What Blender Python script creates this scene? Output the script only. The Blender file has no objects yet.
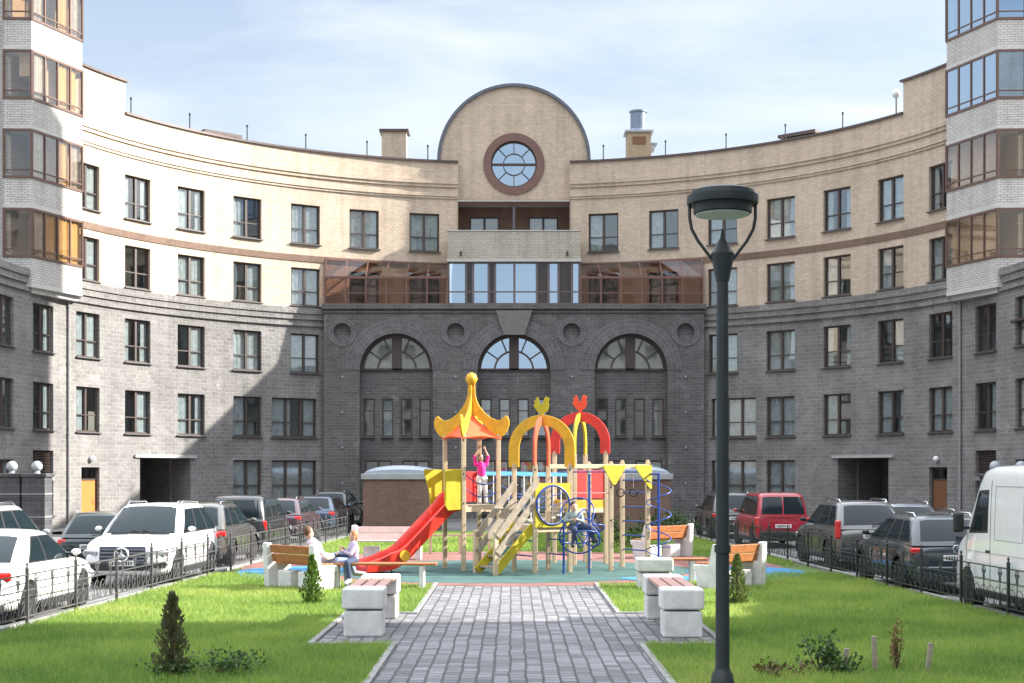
import bpy, bmesh, math, random
import numpy as np
from mathutils import Vector, Matrix
random.seed(7)
C = bpy.context.scene.collection
PI = math.pi
R_ = math.radians
CAMZ, FPX, CX, HY = 2.35, 1430.0, 512.0, 473.0
def PX(x, Y): return (x - CX) / FPX * Y            # metres right of the camera axis of a picture column at depth Y
def PZ(y, Y): return CAMZ + (HY - y) / FPX * Y     # metres above ground of a picture row at depth Y

# ------------------------------------------------------------------ materials
MATS = {}
def new_mat(name):
    m = bpy.data.materials.new(name); m.use_nodes = True
    nt = m.node_tree
    return m, nt, nt.nodes['Principled BSDF']
def N(nt, t, **kw):
    n = nt.nodes.new(t)
    for k, v in kw.items(): setattr(n, k, v)
    return n
def noise_fac(nt, coord, scale, detail=4, rough=.6):
    n = N(nt, 'ShaderNodeTexNoise'); n.inputs['Scale'].default_value = scale
    n.inputs['Detail'].default_value = detail; n.inputs['Roughness'].default_value = rough
    nt.links.new(coord, n.inputs['Vector'])
    return n.outputs['Fac']
def ramp(nt, fac, stops):
    r = N(nt, 'ShaderNodeValToRGB')
    el = r.color_ramp.elements
    while len(el) < len(stops): el.new(.5)
    for e, (p, c) in zip(el, stops):
        e.position = p; e.color = (*c, 1) if len(c) == 3 else c
    nt.links.new(fac, r.inputs['Fac'])
    return r.outputs['Color']
def mixc(nt, fac, a, b, mode='MIX'):
    m = N(nt, 'ShaderNodeMix', data_type='RGBA', blend_type=mode)
    for s, v in ((m.inputs['Factor'], fac), (m.inputs['A'], a), (m.inputs['B'], b)):
        if hasattr(v, 'links'): nt.links.new(v, s)
        elif isinstance(v, (int, float)): s.default_value = v
        else: s.default_value = (*v, 1)
    return m.outputs['Result']
def bump(nt, h, strength, dist, bsdf):
    b = N(nt, 'ShaderNodeBump'); b.inputs['Strength'].default_value = strength; b.inputs['Distance'].default_value = dist
    nt.links.new(h, b.inputs['Height']); nt.links.new(b.outputs['Normal'], bsdf.inputs['Normal'])
def plain(name, col, rough=.6, metal=0, coat=0, var=.12, scale=6, bmp=0, spec=.5, emit=None):
    """one-colour material with soft wear variation"""
    if name in MATS: return MATS[name]
    m, nt, b = new_mat(name)
    tc = N(nt, 'ShaderNodeTexCoord')
    f = noise_fac(nt, tc.outputs['Object'], scale, 5)
    lo = tuple(max(0, c * (1 - var)) for c in col); hi = tuple(min(1, c * (1 + var)) for c in col)
    nt.links.new(ramp(nt, f, [(.3, lo), (.7, hi)]), b.inputs['Base Color'])
    b.inputs['Roughness'].default_value = rough; b.inputs['Metallic'].default_value = metal
    b.inputs['Coat Weight'].default_value = coat; b.inputs['Coat Roughness'].default_value = .04
    b.inputs['Specular IOR Level'].default_value = spec
    if bmp: bump(nt, noise_fac(nt, tc.outputs['Object'], scale * 8, 4), bmp, .01, b)
    MATS[name] = m
    return m
def bricks(name, c1, c2, mortar, bw, rh, ms=.01, rough=.85, stain=.25, bmp=.4, rock=0, swap=False, coord='UV', streak=.16, salt=0):
    if name in MATS: return MATS[name]
    m, nt, b = new_mat(name)
    tc = N(nt, 'ShaderNodeTexCoord')
    vec = tc.outputs[coord]
    if swap:
        mp = N(nt, 'ShaderNodeMapping'); mp.inputs['Rotation'].default_value = (0, 0, PI / 2)
        nt.links.new(vec, mp.inputs['Vector']); vec = mp.outputs['Vector']
        dn = N(nt, 'ShaderNodeTexNoise'); dn.inputs['Scale'].default_value = 1.6; nt.links.new(vec, dn.inputs['Vector'])
        va = N(nt, 'ShaderNodeVectorMath', operation='MULTIPLY_ADD'); va.inputs[1].default_value = (.06, .05, 0)
        nt.links.new(dn.outputs['Color'], va.inputs[0]); nt.links.new(vec, va.inputs[2]); vec = va.outputs['Vector']
    t = N(nt, 'ShaderNodeTexBrick'); nt.links.new(vec, t.inputs['Vector'])
    t.inputs['Scale'].default_value = 1; t.inputs['Brick Width'].default_value = bw; t.inputs['Row Height'].default_value = rh
    t.inputs['Mortar Size'].default_value = ms; t.inputs['Mortar Smooth'].default_value = .3; t.inputs['Bias'].default_value = 0
    t.inputs['Color1'].default_value = (*c1, 1); t.inputs['Color2'].default_value = (*c2, 1); t.inputs['Mortar'].default_value = (*mortar, 1)
    big = noise_fac(nt, vec, .35, 6, .65)
    st = ramp(nt, big, [(.3, (1 - stain,) * 3), (.62, (1, 1, 1))])
    col = mixc(nt, 1.0, t.outputs['Color'], st, 'MULTIPLY')
    fine = noise_fac(nt, vec, 9, 3)
    if not swap and streak:                                # rain streaks running down the wall
        mp2 = N(nt, 'ShaderNodeMapping'); mp2.inputs['Scale'].default_value = (1.7, .11, 1); nt.links.new(vec, mp2.inputs['Vector'])
        col = mixc(nt, 1.0, col, ramp(nt, noise_fac(nt, mp2.outputs[0], 1.0, 6, .7), [(.36, (1 - streak,) * 3), (.56, (1, 1, 1))]), 'MULTIPLY')
    if salt:                                               # pale lime bloom in patches
        sp = ramp(nt, noise_fac(nt, vec, 1.1, 8, .72), [(.56, (0, 0, 0)), (.70, (salt,) * 3)])
        col = mixc(nt, sp, col, (.55, .53, .51))
    col = mixc(nt, 1.0, col, ramp(nt, fine, [(.25, (.82,) * 3), (.75, (1.0,) * 3)]), 'MULTIPLY')
    nt.links.new(col, b.inputs['Base Color'])
    b.inputs['Roughness'].default_value = rough; b.inputs['Specular IOR Level'].default_value = .25
    if rock:
        h = N(nt, 'ShaderNodeMath', operation='MULTIPLY_ADD'); h.inputs[1].default_value = -rock; 
        nt.links.new(t.outputs['Fac'], h.inputs[0]); nt.links.new(noise_fac(nt, vec, 7, 5, .7), h.inputs[2])
        bump(nt, h.outputs[0], bmp, .06, b)
    else:
        inv = N(nt, 'ShaderNodeMath', operation='SUBTRACT'); inv.inputs[0].default_value = 1
        nt.links.new(t.outputs['Fac'], inv.inputs[1]); bump(nt, inv.outputs[0], bmp, .01, b)
    MATS[name] = m
    return m
def glassy(name, tint, refl, rough=.02, tone=(.9, .95, 1)):
    """window glass: clear mirror-like surface over a tinted see-through body"""
    if name in MATS: return MATS[name]
    m, nt, b = new_mat(name)
    nt.nodes.remove(b)
    out = nt.nodes['Material Output']
    tr = N(nt, 'ShaderNodeBsdfTransparent'); tr.inputs['Color'].default_value = (*tint, 1)
    gl = N(nt, 'ShaderNodeBsdfGlossy'); gl.inputs['Roughness'].default_value = rough; gl.inputs['Color'].default_value = (*tone, 1)
    lw = N(nt, 'ShaderNodeLayerWeight'); lw.inputs['Blend'].default_value = .5
    pw = N(nt, 'ShaderNodeMath', operation='POWER'); pw.inputs[1].default_value = 4; nt.links.new(lw.outputs['Facing'], pw.inputs[0])
    ma = N(nt, 'ShaderNodeMath', operation='ADD'); ma.inputs[1].default_value = refl; ma.use_clamp = True
    nt.links.new(pw.outputs[0], ma.inputs[0])
    tc = N(nt, 'ShaderNodeTexCoord')
    bp = N(nt, 'ShaderNodeBump'); bp.inputs['Strength'].default_value = .04; bp.inputs['Distance'].default_value = .05
    nt.links.new(noise_fac(nt, tc.outputs['Object'], .8, 1), bp.inputs['Height']); nt.links.new(bp.outputs['Normal'], gl.inputs['Normal'])
    mx = N(nt, 'ShaderNodeMixShader')
    nt.links.new(ma.outputs[0], mx.inputs[0]); nt.links.new(tr.outputs[0], mx.inputs[1]); nt.links.new(gl.outputs[0], mx.inputs[2])
    nt.links.new(mx.outputs[0], out.inputs['Surface'])
    MATS[name] = m
    return m

# ------------------------------------------------------------------ mesh builder
class MB:
    def __init__(s): s.v = []; s.f = []; s.uv = {}
    def quad(s, *pts, uv=None):
        b = len(s.v); s.v += [tuple(p) for p in pts]; s.f.append(tuple(range(b, b + len(pts))))
        if uv: s.uv[len(s.f) - 1] = uv
    def box(s, c, d, rz=0, rx=0, ry=0, taper=1.0):
        M = Matrix.Translation(c) @ Matrix.Rotation(rz, 4, 'Z') @ Matrix.Rotation(ry, 4, 'Y') @ Matrix.Rotation(rx, 4, 'X')
        b = len(s.v); x, y, z = d[0] / 2, d[1] / 2, d[2] / 2
        for sx, sy, sz in ((-1,-1,-1),(1,-1,-1),(1,1,-1),(-1,1,-1),(-1,-1,1),(1,-1,1),(1,1,1),(-1,1,1)):
            t = taper if sz > 0 else 1
            s.v.append(tuple(M @ Vector((sx * x * t, sy * y * t, sz * z))))
        for f in ((0,3,2,1),(4,5,6,7),(0,1,5,4),(1,2,6,5),(2,3,7,6),(3,0,4,7)): s.f.append(tuple(b + i for i in f))
        return s
    def bar(s, p, q, w, h, up=(0, 0, 1)):
        """rectangular bar from p to q, w wide, h deep along 'up'"""
        p, q = Vector(p), Vector(q); d = (q - p).normalized(); u = Vector(up)
        a = d.cross(u)
        if a.length < 1e-4: a = d.cross(Vector((1, 0, 0)))
        a.normalize(); n = a.cross(d).normalized(); b = len(s.v)
        for base in (p, q):
            for sa, sn in ((-1,-1),(1,-1),(1,1),(-1,1)): s.v.append(tuple(base + a * sa * w / 2 + n * sn * h / 2))
        for f in ((0,1,2,3),(7,6,5,4),(0,4,5,1),(1,5,6,2),(2,6,7,3),(3,7,4,0)): s.f.append(tuple(b + i for i in f))
        return s
    def grid(s, rows, closed=False, cap=False):
        b = len(s.v); n = len(rows[0])
        for r in rows: s.v += [tuple(p) for p in r]
        for i in range(len(rows) - 1):
            for j in range(n if closed else n - 1):
                k = (j + 1) % n
                s.f.append((b + i*n + j, b + i*n + k, b + (i+1)*n + k, b + (i+1)*n + j))
        if cap:
            s.f.append(tuple(b + j for j in reversed(range(n)))); s.f.append(tuple(b + (len(rows)-1)*n + j for j in range(n)))
        return s
    def tube(s, path, r, n=8, closed=False):
        P = [Vector(p) for p in path]; rows = []; prev = None
        rr = r if isinstance(r, (list, tuple)) else [r] * len(P)
        for i, p in enumerate(P):
            if closed: t = (P[(i+1) % len(P)] - P[i-1])
            else: t = P[min(i+1, len(P)-1)] - P[max(i-1, 0)]
            t.normalize()
            if prev is None: a = t.orthogonal().normalized()
            else:
                a = prev - t * prev.dot(t)
                a = a.normalized() if a.length > 1e-6 else t.orthogonal().normalized()
            prev = a; b2 = t.cross(a)
            rows.append([p + (a * math.cos(2*PI*k/n) + b2 * math.sin(2*PI*k/n)) * rr[i] for k in range(n)])
        if closed: rows.append(rows[0])
        return s.grid(rows, True, not closed)
    def lathe(s, prof, n=24, c=(0, 0, 0), axis='Z'):
        rows = []
        for r, z in prof:
            ring = []
            for k in range(n):
                a = 2*PI*k/n; x, y = r*math.cos(a), r*math.sin(a)
                p = (x, y, z) if axis == 'Z' else ((z, x, y) if axis == 'X' else (y, z, x))
                ring.append((c[0]+p[0], c[1]+p[1], c[2]+p[2]))
            rows.append(ring)
        return s.grid(rows, True, True)
    def ball(s, c, r, n=12, m=8):
        rx, ry, rz = r if isinstance(r, (tuple, list)) else (r, r, r)
        rows = []
        for i in range(m + 1):
            t = PI * i / m; q = max(math.sin(t), .02)
            rows.append([(c[0]+rx*q*math.cos(2*PI*k/n), c[1]+ry*q*math.sin(2*PI*k/n), c[2]-rz*math.cos(t)) for k in range(n)])
        return s.grid(rows, True, True)
    def capsule(s, p, q, r0, r1, n=12):
        p, q = Vector(p), Vector(q); d = q - p; L = max(d.length, 1e-4); d = d / L
        a = d.orthogonal().normalized(); b2 = d.cross(a); rows = []
        for i in range(5):
            t = PI/2 * i/4
            rows.append((p - d*r0*math.cos(t), max(r0*math.sin(t), r0*.03)))
        for i in range(5):
            t = PI/2 * i/4
            rows.append((q + d*r1*math.sin(t), max(r1*math.cos(t), r1*.03)))
        return s.grid([[c + (a*math.cos(2*PI*k/n) + b2*math.sin(2*PI*k/n))*r for k in range(n)] for c, r in rows], True, True)
    def plate(s, poly, M, th):
        """flat outline poly (2D) extruded by th along local y of matrix M (poly in local x,z)"""
        b = len(s.v); n = len(poly)
        for y in (-th/2, th/2):
            for px, pz in poly: s.v.append(tuple(M @ Vector((px, y, pz))))
        s.f.append(tuple(b + i for i in range(n))); s.f.append(tuple(b + n + i for i in reversed(range(n))))
        for i in range(n):
            j = (i + 1) % n; s.f.append((b+j, b+i, b+n+i, b+n+j))
        return s
    def slab(s, poly, z0, z1):
        b = len(s.v); n = len(poly)
        for z in (z0, z1):
            for x, y in poly: s.v.append((x, y, z))
        s.f.append(tuple(b + i for i in reversed(range(n)))); s.f.append(tuple(b + n + i for i in range(n)))
        for i in range(n):
            j = (i + 1) % n; s.f.append((b+i, b+j, b+n+j, b+n+i))
        return s
    def mesh(s, name, mat, smooth=None, uvs=True):
        me = bpy.data.meshes.new(name); me.from_pydata(s.v, [], s.f)
        if uvs:
            lay = me.uv_layers.new(name='UVMap'); co = me.vertices
            for p in me.polygons:
                ex = s.uv.get(p.index); nx, ny, nz = (abs(t) for t in p.normal)
                for k, li in enumerate(p.loop_indices):
                    if ex: lay.data[li].uv = ex[k]; continue
                    c = co[me.loops[li].vertex_index].co
                    lay.data[li].uv = (c.x, c.y) if nz > nx and nz > ny else ((c.y, c.z) if nx > ny else (c.x, c.z))
        if mat: me.materials.append(mat)
        if smooth is not None:
            me.polygons.foreach_set('use_smooth', [True] * len(me.polygons))
            me.set_sharp_from_angle(angle=R_(smooth))
        return me
    def build(s, name, mat, parent=None, smooth=None, bevel=0, loc=None, rz=0, seg=2, sub=0, uvs=True, fixn=False):
        me = s.mesh(name, mat, smooth, uvs)
        if fixn or bevel or sub:
            bm = bmesh.new(); bm.from_mesh(me); bmesh.ops.remove_doubles(bm, verts=bm.verts, dist=1e-5)
            bmesh.ops.recalc_face_normals(bm, faces=bm.faces); bm.to_mesh(me); bm.free()
        o = bpy.data.objects.new(name, me); C.objects.link(o)
        if parent: o.parent = parent
        if loc is not None: o.location = loc
        o.rotation_euler.z = rz
        if bevel:
            md = o.modifiers.new('bevel', 'BEVEL'); md.width = bevel; md.segments = seg; md.limit_method = 'ANGLE'; md.angle_limit = R_(35)
        if sub:
            md = o.modifiers.new('sub', 'SUBSURF'); md.levels = md.render_levels = sub
        return o
def bake(o):
    """turn an object's modifiers into its mesh"""
    dg = bpy.context.evaluated_depsgraph_get(); dg.update()
    me = bpy.data.meshes.new_from_object(o.evaluated_get(dg)); me.name = o.data.name
    o.modifiers.clear(); o.data = me
    return o
def tag(o, label=None, cat=None, group=None, kind=None):
    if label: o['label'] = label
    if cat: o['category'] = cat
    if group: o['group'] = group
    if kind: o['kind'] = kind
    return o
def thing(name, label, cat, loc=(0, 0, 0), rz=0, group=None):
    o = bpy.data.objects.new(name, None); C.objects.link(o); o.location = loc; o.rotation_euler.z = rz
    o.empty_display_size = .2
    return tag(o, label, cat, group)
def inst(src, parent, loc=(0, 0, 0), rz=0, name=None):
    """copy of one mesh object under another thing"""
    o = src.copy(); C.objects.link(o); o.parent = parent; o.location = loc; o.rotation_euler.z = rz
    return o
def part(name, me, parent, loc=(0, 0, 0), rz=0):
    o = bpy.data.objects.new(name, me); C.objects.link(o); o.parent = parent; o.location = loc; o.rotation_euler.z = rz
    return o
def dup(root, loc, rz, label=None):
    r = root.copy(); C.objects.link(r); r.location = loc; r.rotation_euler.z = rz
    if label: r['label'] = label
    for ch in list(root.children):
        c = ch.copy(); C.objects.link(c); c.parent = r
        for g in list(ch.children):
            d = g.copy(); C.objects.link(d); d.parent = c
    return r
# ------------------------------------------------------------------ palette
M_LIGHT = bricks('beige brick', (.56,.442,.33), (.66,.532,.412), (.47,.40,.335), .26, .11, .014, stain=.16, bmp=.3)
M_BROWNB = bricks('brown brick', (.20,.115,.085), (.25,.15,.11), (.22,.17,.14), .26, .085, .012, stain=.2)
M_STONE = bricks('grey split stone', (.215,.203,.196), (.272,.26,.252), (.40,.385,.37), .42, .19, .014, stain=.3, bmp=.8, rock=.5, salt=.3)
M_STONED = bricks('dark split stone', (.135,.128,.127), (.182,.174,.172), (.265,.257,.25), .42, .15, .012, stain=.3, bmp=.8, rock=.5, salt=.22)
M_ARCHB = bricks('radial arch stone', (.125,.12,.124), (.18,.174,.177), (.26,.255,.255), .14, .22, .014, stain=.2, bmp=.6, rock=.5)
M_WHITEB = bricks('pale tower brick', (.55,.52,.485), (.64,.61,.575), (.33,.31,.29), .28, .098, .014, stain=.14, bmp=.3)
M_FRAME = plain('dark brown window frame', (.055,.039,.034), .45)
M_BAYFR = plain('brown balcony frame', (.115,.065,.05), .4)
M_GALFR = plain('red brown gallery frame', (.16,.078,.06), .4)
M_COPE = plain('brown metal coping', (.085,.062,.06), .45, metal=.3)
M_COPE2 = plain('grey metal coping', (.12,.13,.15), .4, metal=.6)
M_BAND = bricks('brown band brick', (.19,.12,.09), (.235,.155,.115), (.2,.15,.12), .26, .075, .01, stain=.15)
M_SILL = plain('dark sill', (.09,.085,.085), .5)
M_PLASTER = plain('warm interior plaster', (.34,.25,.15), .9)
M_DARKIN = plain('dim room wall', (.30,.27,.24), .9, var=.3, scale=.6)
M_CURT = plain('grey white curtain', (.36,.37,.37), .9, var=.2, scale=5)
M_CURTY = plain('ochre blind', (.50,.33,.14), .85)
M_GLASS = glassy('window glass', (.90,.93,.93), .12)
M_BGLASS = glassy('balcony glass', (.95,.90,.84), .10)
M_SKYGL = glassy('sky tinted glass', (.40,.46,.54), .55, tone=(.62,.80,1))  # blue of the mirrored sky put into the glass colour of chosen panes
M_GALGL = glassy('brown gallery glass', (.55,.43,.37), .05)
M_TANB = bricks('tan balcony brick', (.50,.44,.36), (.57,.51,.43), (.34,.31,.27), .27, .1, .014, stain=.15, bmp=.3)
M_CONC = plain('pale concrete', (.47,.455,.43), .85, bmp=.3)
M_ROOFMEM = plain('roof membrane', (.16,.16,.16), .9)
M_ORANGE = plain('orange door leaf', (.50,.15,.03), .5)
M_BROWND = plain('brown door leaf', (.16,.07,.03), .5)
M_GREYMET = plain('galvanised metal', (.36,.37,.38), .4, metal=.7)
M_WHITEPL = plain('white plastic', (.75,.75,.74), .4)
M_BLACKMET = plain('black iron', (.018,.02,.022), .5)

BX, BY, RAD = .1, 54.6, 20.0
def PC(u, z, d=0):                     # curved court wall: u metres along the arc, d metres outward
    a = u / RAD
    return ((RAD + d) * math.sin(a), (RAD + d) * math.cos(a), z)
def breaks(lo, hi, cuts, step):
    pts = sorted(set([lo, hi] + [round(c, 4) for c in cuts if lo < c < hi])); out = []
    for a, b in zip(pts, pts[1:]):
        n = max(1, math.ceil((b - a) / step)); out += [a + (b - a) * i / n for i in range(n)]
    return out + [hi]
def wall_grid(mb, P, u0, u1, z0, z1, ops, depth=.28, ustep=.55):
    us = breaks(u0, u1, [o[0] for o in ops] + [o[1] for o in ops], ustep)
    zs = breaks(z0, z1, [o[2] for o in ops] + [o[3] for o in ops], 99)
    for a, b in zip(us, us[1:]):
        for c, d in zip(zs, zs[1:]):
            m, n = (a + b) / 2, (c + d) / 2
            if any(o[0] - 1e-4 < m < o[1] + 1e-4 and o[2] - 1e-4 < n < o[3] + 1e-4 for o in ops): continue
            mb.quad(P(a, c), P(b, c), P(b, d), P(a, d), uv=[(a, c), (b, c), (b, d), (a, d)])
    for o in ops:
        a, b, c, d = max(o[0], u0), min(o[1], u1), max(o[2], z0), min(o[3], z1); e = depth if len(o) < 5 else o[4]
        mb.quad(P(a, c), P(a, d), P(a, d, e), P(a, c, e), uv=[(a, c), (a, d), (a + e, d), (a + e, c)])
        mb.quad(P(b, d), P(b, c), P(b, c, e), P(b, d, e), uv=[(b, d), (b, c), (b + e, c), (b + e, d)])
        mb.quad(P(a, d), P(b, d), P(b, d, e), P(a, d, e), uv=[(a, d), (b, d), (b, d + e), (a, d + e)])
        mb.quad(P(b, c), P(a, c), P(a, c, e), P(b, c, e), uv=[(b, c), (a, c), (a, c + e), (b, c + e)])
def ring(name, mat, parent, r0, r1, z0, z1, t0, t1, step=1.5, uvscale=True):
    """block of ring-shaped masonry between two angles (degrees)"""
    mb = MB(); n = max(2, int(abs(t1 - t0) / step)); rows = []
    for i in range(n + 1):
        a = R_(t0 + (t1 - t0) * i / n); s, c = math.sin(a), math.cos(a)
        rows.append((a, [(r0*s, r0*c, z0), (r0*s, r0*c, z1), (r1*s, r1*c, z1), (r1*s, r1*c, z0)]))
    for (a, p), (b, q) in zip(rows, rows[1:]):
        u0, u1 = a * r0, b * r0
        mb.quad(p[0], q[0], q[1], p[1], uv=[(u0, z0), (u1, z0), (u1, z1), (u0, z1)])
        mb.quad(p[1], q[1], q[2], p[2], uv=[(u0, z1), (u1, z1), (u1, z1 + .3), (u0, z1 + .3)])
        mb.quad(p[2], q[2], q[3], p[3]); mb.quad(p[3], q[3], q[0], p[0], uv=[(u0, z0 - .3), (u1, z0 - .3), (u1, z0), (u0, z0)])
    mb.quad(*rows[0][1]); mb.quad(*rows[-1][1])
    return mb.build(name, mat, parent)

# ------------------------------------------------------------------ windows (shared meshes)
WM = {}
def window_meshes(w, h, cols, bars):
    key = (round(w, 2), round(h, 2), cols, bars)
    if key in WM: return WM[key]
    f = MB(); t = .075; d = .09
    f.box((0, 0, t/2), (w, d, t)); f.box((0, 0, h - t/2), (w, d, t))
    for s in (-1, 1): f.box((s*(w/2 - t/2), 0, h/2), (t, d, h - 2*t))
    for k in range(1, cols):
        x = -w/2 + w*k/cols; f.box((x, -.004, h/2), (.12, d, h - 2*t))
    if bars:
        for k in range(cols):
            x0 = -w/2 + w*k/cols + (.06 if k else t); x1 = -w/2 + w*(k+1)/cols - (.06 if k < cols-1 else t)
            f.box(((x0 + x1)/2, 0, h*bars), (x1 - x0, d*.8, .05))
    fm = f.mesh('window_frame', M_FRAME)
    g = MB(); g.box((0, .02, h/2), (w - t, .012, h - t)); gm = g.mesh('window_pane', M_GLASS)
    s = MB(); s.box((0, -.17, -.03), (w + .12, .26, .045)); sm = s.mesh('window_sill', M_SILL)
    cs = []
    for a, b in ((-.5, -.06), (.08, .5), (-.5, .5), (-.5, -.24), (.26, .5)):     # curtains with folds
        c = MB(); n = max(6, int((b - a) * 24)); rows = [[], []]
        for i in range(n + 1):
            x = (a + (b - a) * i / n) * (w - .05); y = .075 + .018 * math.sin(i * 1.9)
            rows[0].append((x, y, .03)); rows[1].append((x, y, h - .03))
        cs.append(c.grid(rows).mesh('curtain', M_CURT, smooth=60))
    WM[key] = (fm, gm, sm, cs)
    return WM[key]
wrng = random.Random(11)
def add_window(parent, P, u, z0, w, h, cols=2, bars=.38, sill=True, curtain=.9, depth=.16, ang=None):
    fm, gm, sm, cs = window_meshes(w, h, cols, bars)
    a = u / RAD if ang is None else ang
    o = part('window', fm, parent, P(u, z0, depth), -a)
    part('pane', gm, o)
    if sill: part('sill', sm, o)
    if wrng.random() < curtain:
        for k in wrng.choice(((0,), (1,), (2,), (3, 4), (2,), (2,), (0, 4))): part('curtain', cs[k], o)
    return o

# ------------------------------------------------------------------ the crescent building
bld = thing('crescent_building', 'curved five-storey apartment building with beige brick above dark grey stone, wrapped round the court', 'building', (BX, BY, .06))
ANG = [13.4, 22.5, 31.5, 40.6, 49.7, 58.8, 67.9]
HW = 2.24                                                # half-angle of a window
def du(t): return R_(t) * RAD
for sgn in (-1, 1):
    lo, hi = (du(-80), du(-8.35)) if sgn < 0 else (du(8.35), du(80))
    ops = []
    for t in ANG:
        c = du(t * sgn); hw = du(HW)
        ops.append((c - hw, c + hw, 13.84, 15.81)); ops.append((c - hw, c + hw, 10.74, 12.63))
    m = MB(); wall_grid(m, PC, lo, hi, 10.45, 18.5, ops)
    m.quad(PC(du(8.35*sgn), 10.45), PC(du(8.35*sgn), 10.45, 1.6), PC(du(8.35*sgn), 18.5, 1.6), PC(du(8.35*sgn), 18.5))
    m.build('brick_wall', M_LIGHT, bld)
    for a, b, z0, z1 in [o[:4] for o in ops]:
        add_window(bld, PC, (a + b)/2, z0, b - a, z1 - z0)
    # lower stone wall
    ops = []
    def op(t, half, z0, z1, *e): ops.append((du(t*sgn) - du(half), du(t*sgn) + du(half), z0, z1, *e))
    for t in (40.6, 49.7, 58.8, 67.9, 77.0, 86.0):
        op(t, HW, 7.38, 9.33); op(t, HW, 4.15, 6.1)
    op(31.6, HW, 7.38, 9.33); op(33.25, 3.45, 4.15, 6.1); op(33.25, 3.45, .75, 3.0)
    op(40.6, HW, .75, 3.0); op(86.0, HW, .9, 2.9)
    op(77.0, HW, .6, 2.05); op(77.0, HW, 2.25, 3.3)
    op(54.1, 4.3, .02, 3.06, 3.5)                        # passage through the ground floor
    op(67.4, 1.72, .02, 2.62, .3)                         # door
    lo, hi = (du(-90), du(-28.4)) if sgn < 0 else (du(28.4), du(90))
    m = MB(); wall_grid(m, PC, lo, hi, 0, 10.45, ops)
    # straight flank of the court wall towards the street
    x = 20*sgn
    for y in range(0, -12, -2): m.quad((x, y, 0), (x, y-2, 0), (x, y-2, 10.45), (x, y, 10.45))
    m.build('stone_wall', M_STONE, bld)
    for o in ops:
        w, h = o[1] - o[0], o[3] - o[2]
        if h > 3 or abs((o[0]+o[1])/2) > du(67) and abs((o[0]+o[1])/2) < du(67.8) and o[2] < .1: continue
        if abs(o[2] - 2.25) < .01: continue
        add_window(bld, PC, (o[0]+o[1])/2, o[2], w, h, 3 if w > 2 else 2, .38 if h < 2.1 else .45, curtain=.85)
    # louvre above the low window
    lv = MB()
    for k in range(9): lv.box((0, 0, .08 + k*.11), (1.5, .05, .06), rx=.5)
    lv.box((0, .06, .52), (1.52, .04, 1.04))
    lv.build('louvre', M_FRAME, bld, loc=PC(du(77*sgn), 2.25, .14), rz=-R_(77*sgn))
    # passage: soffit, back wall, white lintel
    p = MB(); a0, a1 = du(49.8*sgn), du(58.4*sgn)
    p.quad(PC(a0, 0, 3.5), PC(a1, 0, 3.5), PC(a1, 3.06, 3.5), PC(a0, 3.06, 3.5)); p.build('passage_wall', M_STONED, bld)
    ring('lintel', plain('grey lintel', (.36,.355,.35), .8), bld, RAD - .1, RAD + .02, 3.07, 3.2, 49.0*sgn, 59.4*sgn)
    # door
    d = MB(); d.box((0, 0, 1.02), (1.06, .06, 2.0)); dr = d.build('door', M_ORANGE if sgn < 0 else M_BROWND, bld, loc=PC(du(67.4*sgn), .02, .2), rz=-R_(67.4*sgn))
    f = MB()
    for s in (-1, 1): f.box((s*.57, 0, 1.3), (.08, .1, 2.6))
    f.box((0, 0, 2.56), (1.06, .1, .08)); f.box((0, 0, 2.06), (1.06, .1, .08)); f.build('frame', M_FRAME, dr)
    g = MB(); g.box((0, .02, 2.31), (1.06, .012, .42)); g.build('transom_pane', M_GLASS, dr)
    h = MB(); h.tube([(.38, -.03, 1.0), (.38, -.09, 1.0), (.38, -.09, 1.22), (.38, -.03, 1.22)], .014, 6).build('handle', M_GREYMET, dr)
    l = MB(); l.ball((0, -.12, 0), .13); l.box((0, -.02, 0), (.12, .1, .12)); l.build('wall_lamp', M_WHITEPL, bld, loc=PC(du(67.4*sgn), 2.98, 0), rz=-R_(67.4*sgn), smooth=40)
    # downpipe
    dp = MB(); dp.tube([PC(du(71.9*sgn), 10.0, -.08), PC(du(71.9*sgn), .15, -.08)], .055, 8)
    for z in (1.2, 4, 7, 9.4): dp.lathe([(.075, z), (.075, z+.08)], 8, (PC(du(71.9*sgn), 0, -.08)[0], PC(du(71.9*sgn), 0, -.08)[1], 0))
    dp.build('downpipe', plain('painted downpipe', (.26,.25,.245) if sgn < 0 else (.085,.085,.088), .5), bld, smooth=40)
    # cornices and bands
    t0, t1 = sgn*28.4, sgn*90
    ring('stone_cornice', M_STONE, bld, RAD - .16, RAD + .3, 10.33, 10.62, t0, t1)
    ring('stone_cornice', M_STONE, bld, RAD - .09, RAD + .02, 10.05, 10.33, t0, t1)
    ring('stone_cornice', M_STONE, bld, RAD - .12, RAD + .02, 9.72, 9.86, t0, t1)
    t0, t1 = sgn*8.35, sgn*80
    ring('brown_band', M_BAND, bld, RAD - .045, RAD + .02, 12.96, 13.27, t0, t1)
    ring('brick_cornice', M_LIGHT, bld, RAD - .14, RAD + .02, 17.36, 17.56, t0, t1)
    ring('brick_cornice', M_LIGHT, bld, RAD - .08, RAD + .02, 17.2, 17.36, t0, t1)
    ring('brick_cornice', M_LIGHT, bld, RAD - .11, RAD + .02, 16.72, 16.88, t0, t1)
    ring('brick_cornice', M_LIGHT, bld, RAD - .06, RAD + .02, 16.6, 16.72, t0, t1)
    ring('parapet_coping', M_COPE, bld, RAD - .1, RAD + .45, 18.5, 18.6, sgn*8.35, sgn*61)
    ring('raised_parapet', M_LIGHT, bld, RAD, RAD + .45, 18.5, 19.95, sgn*61, sgn*80)
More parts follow.
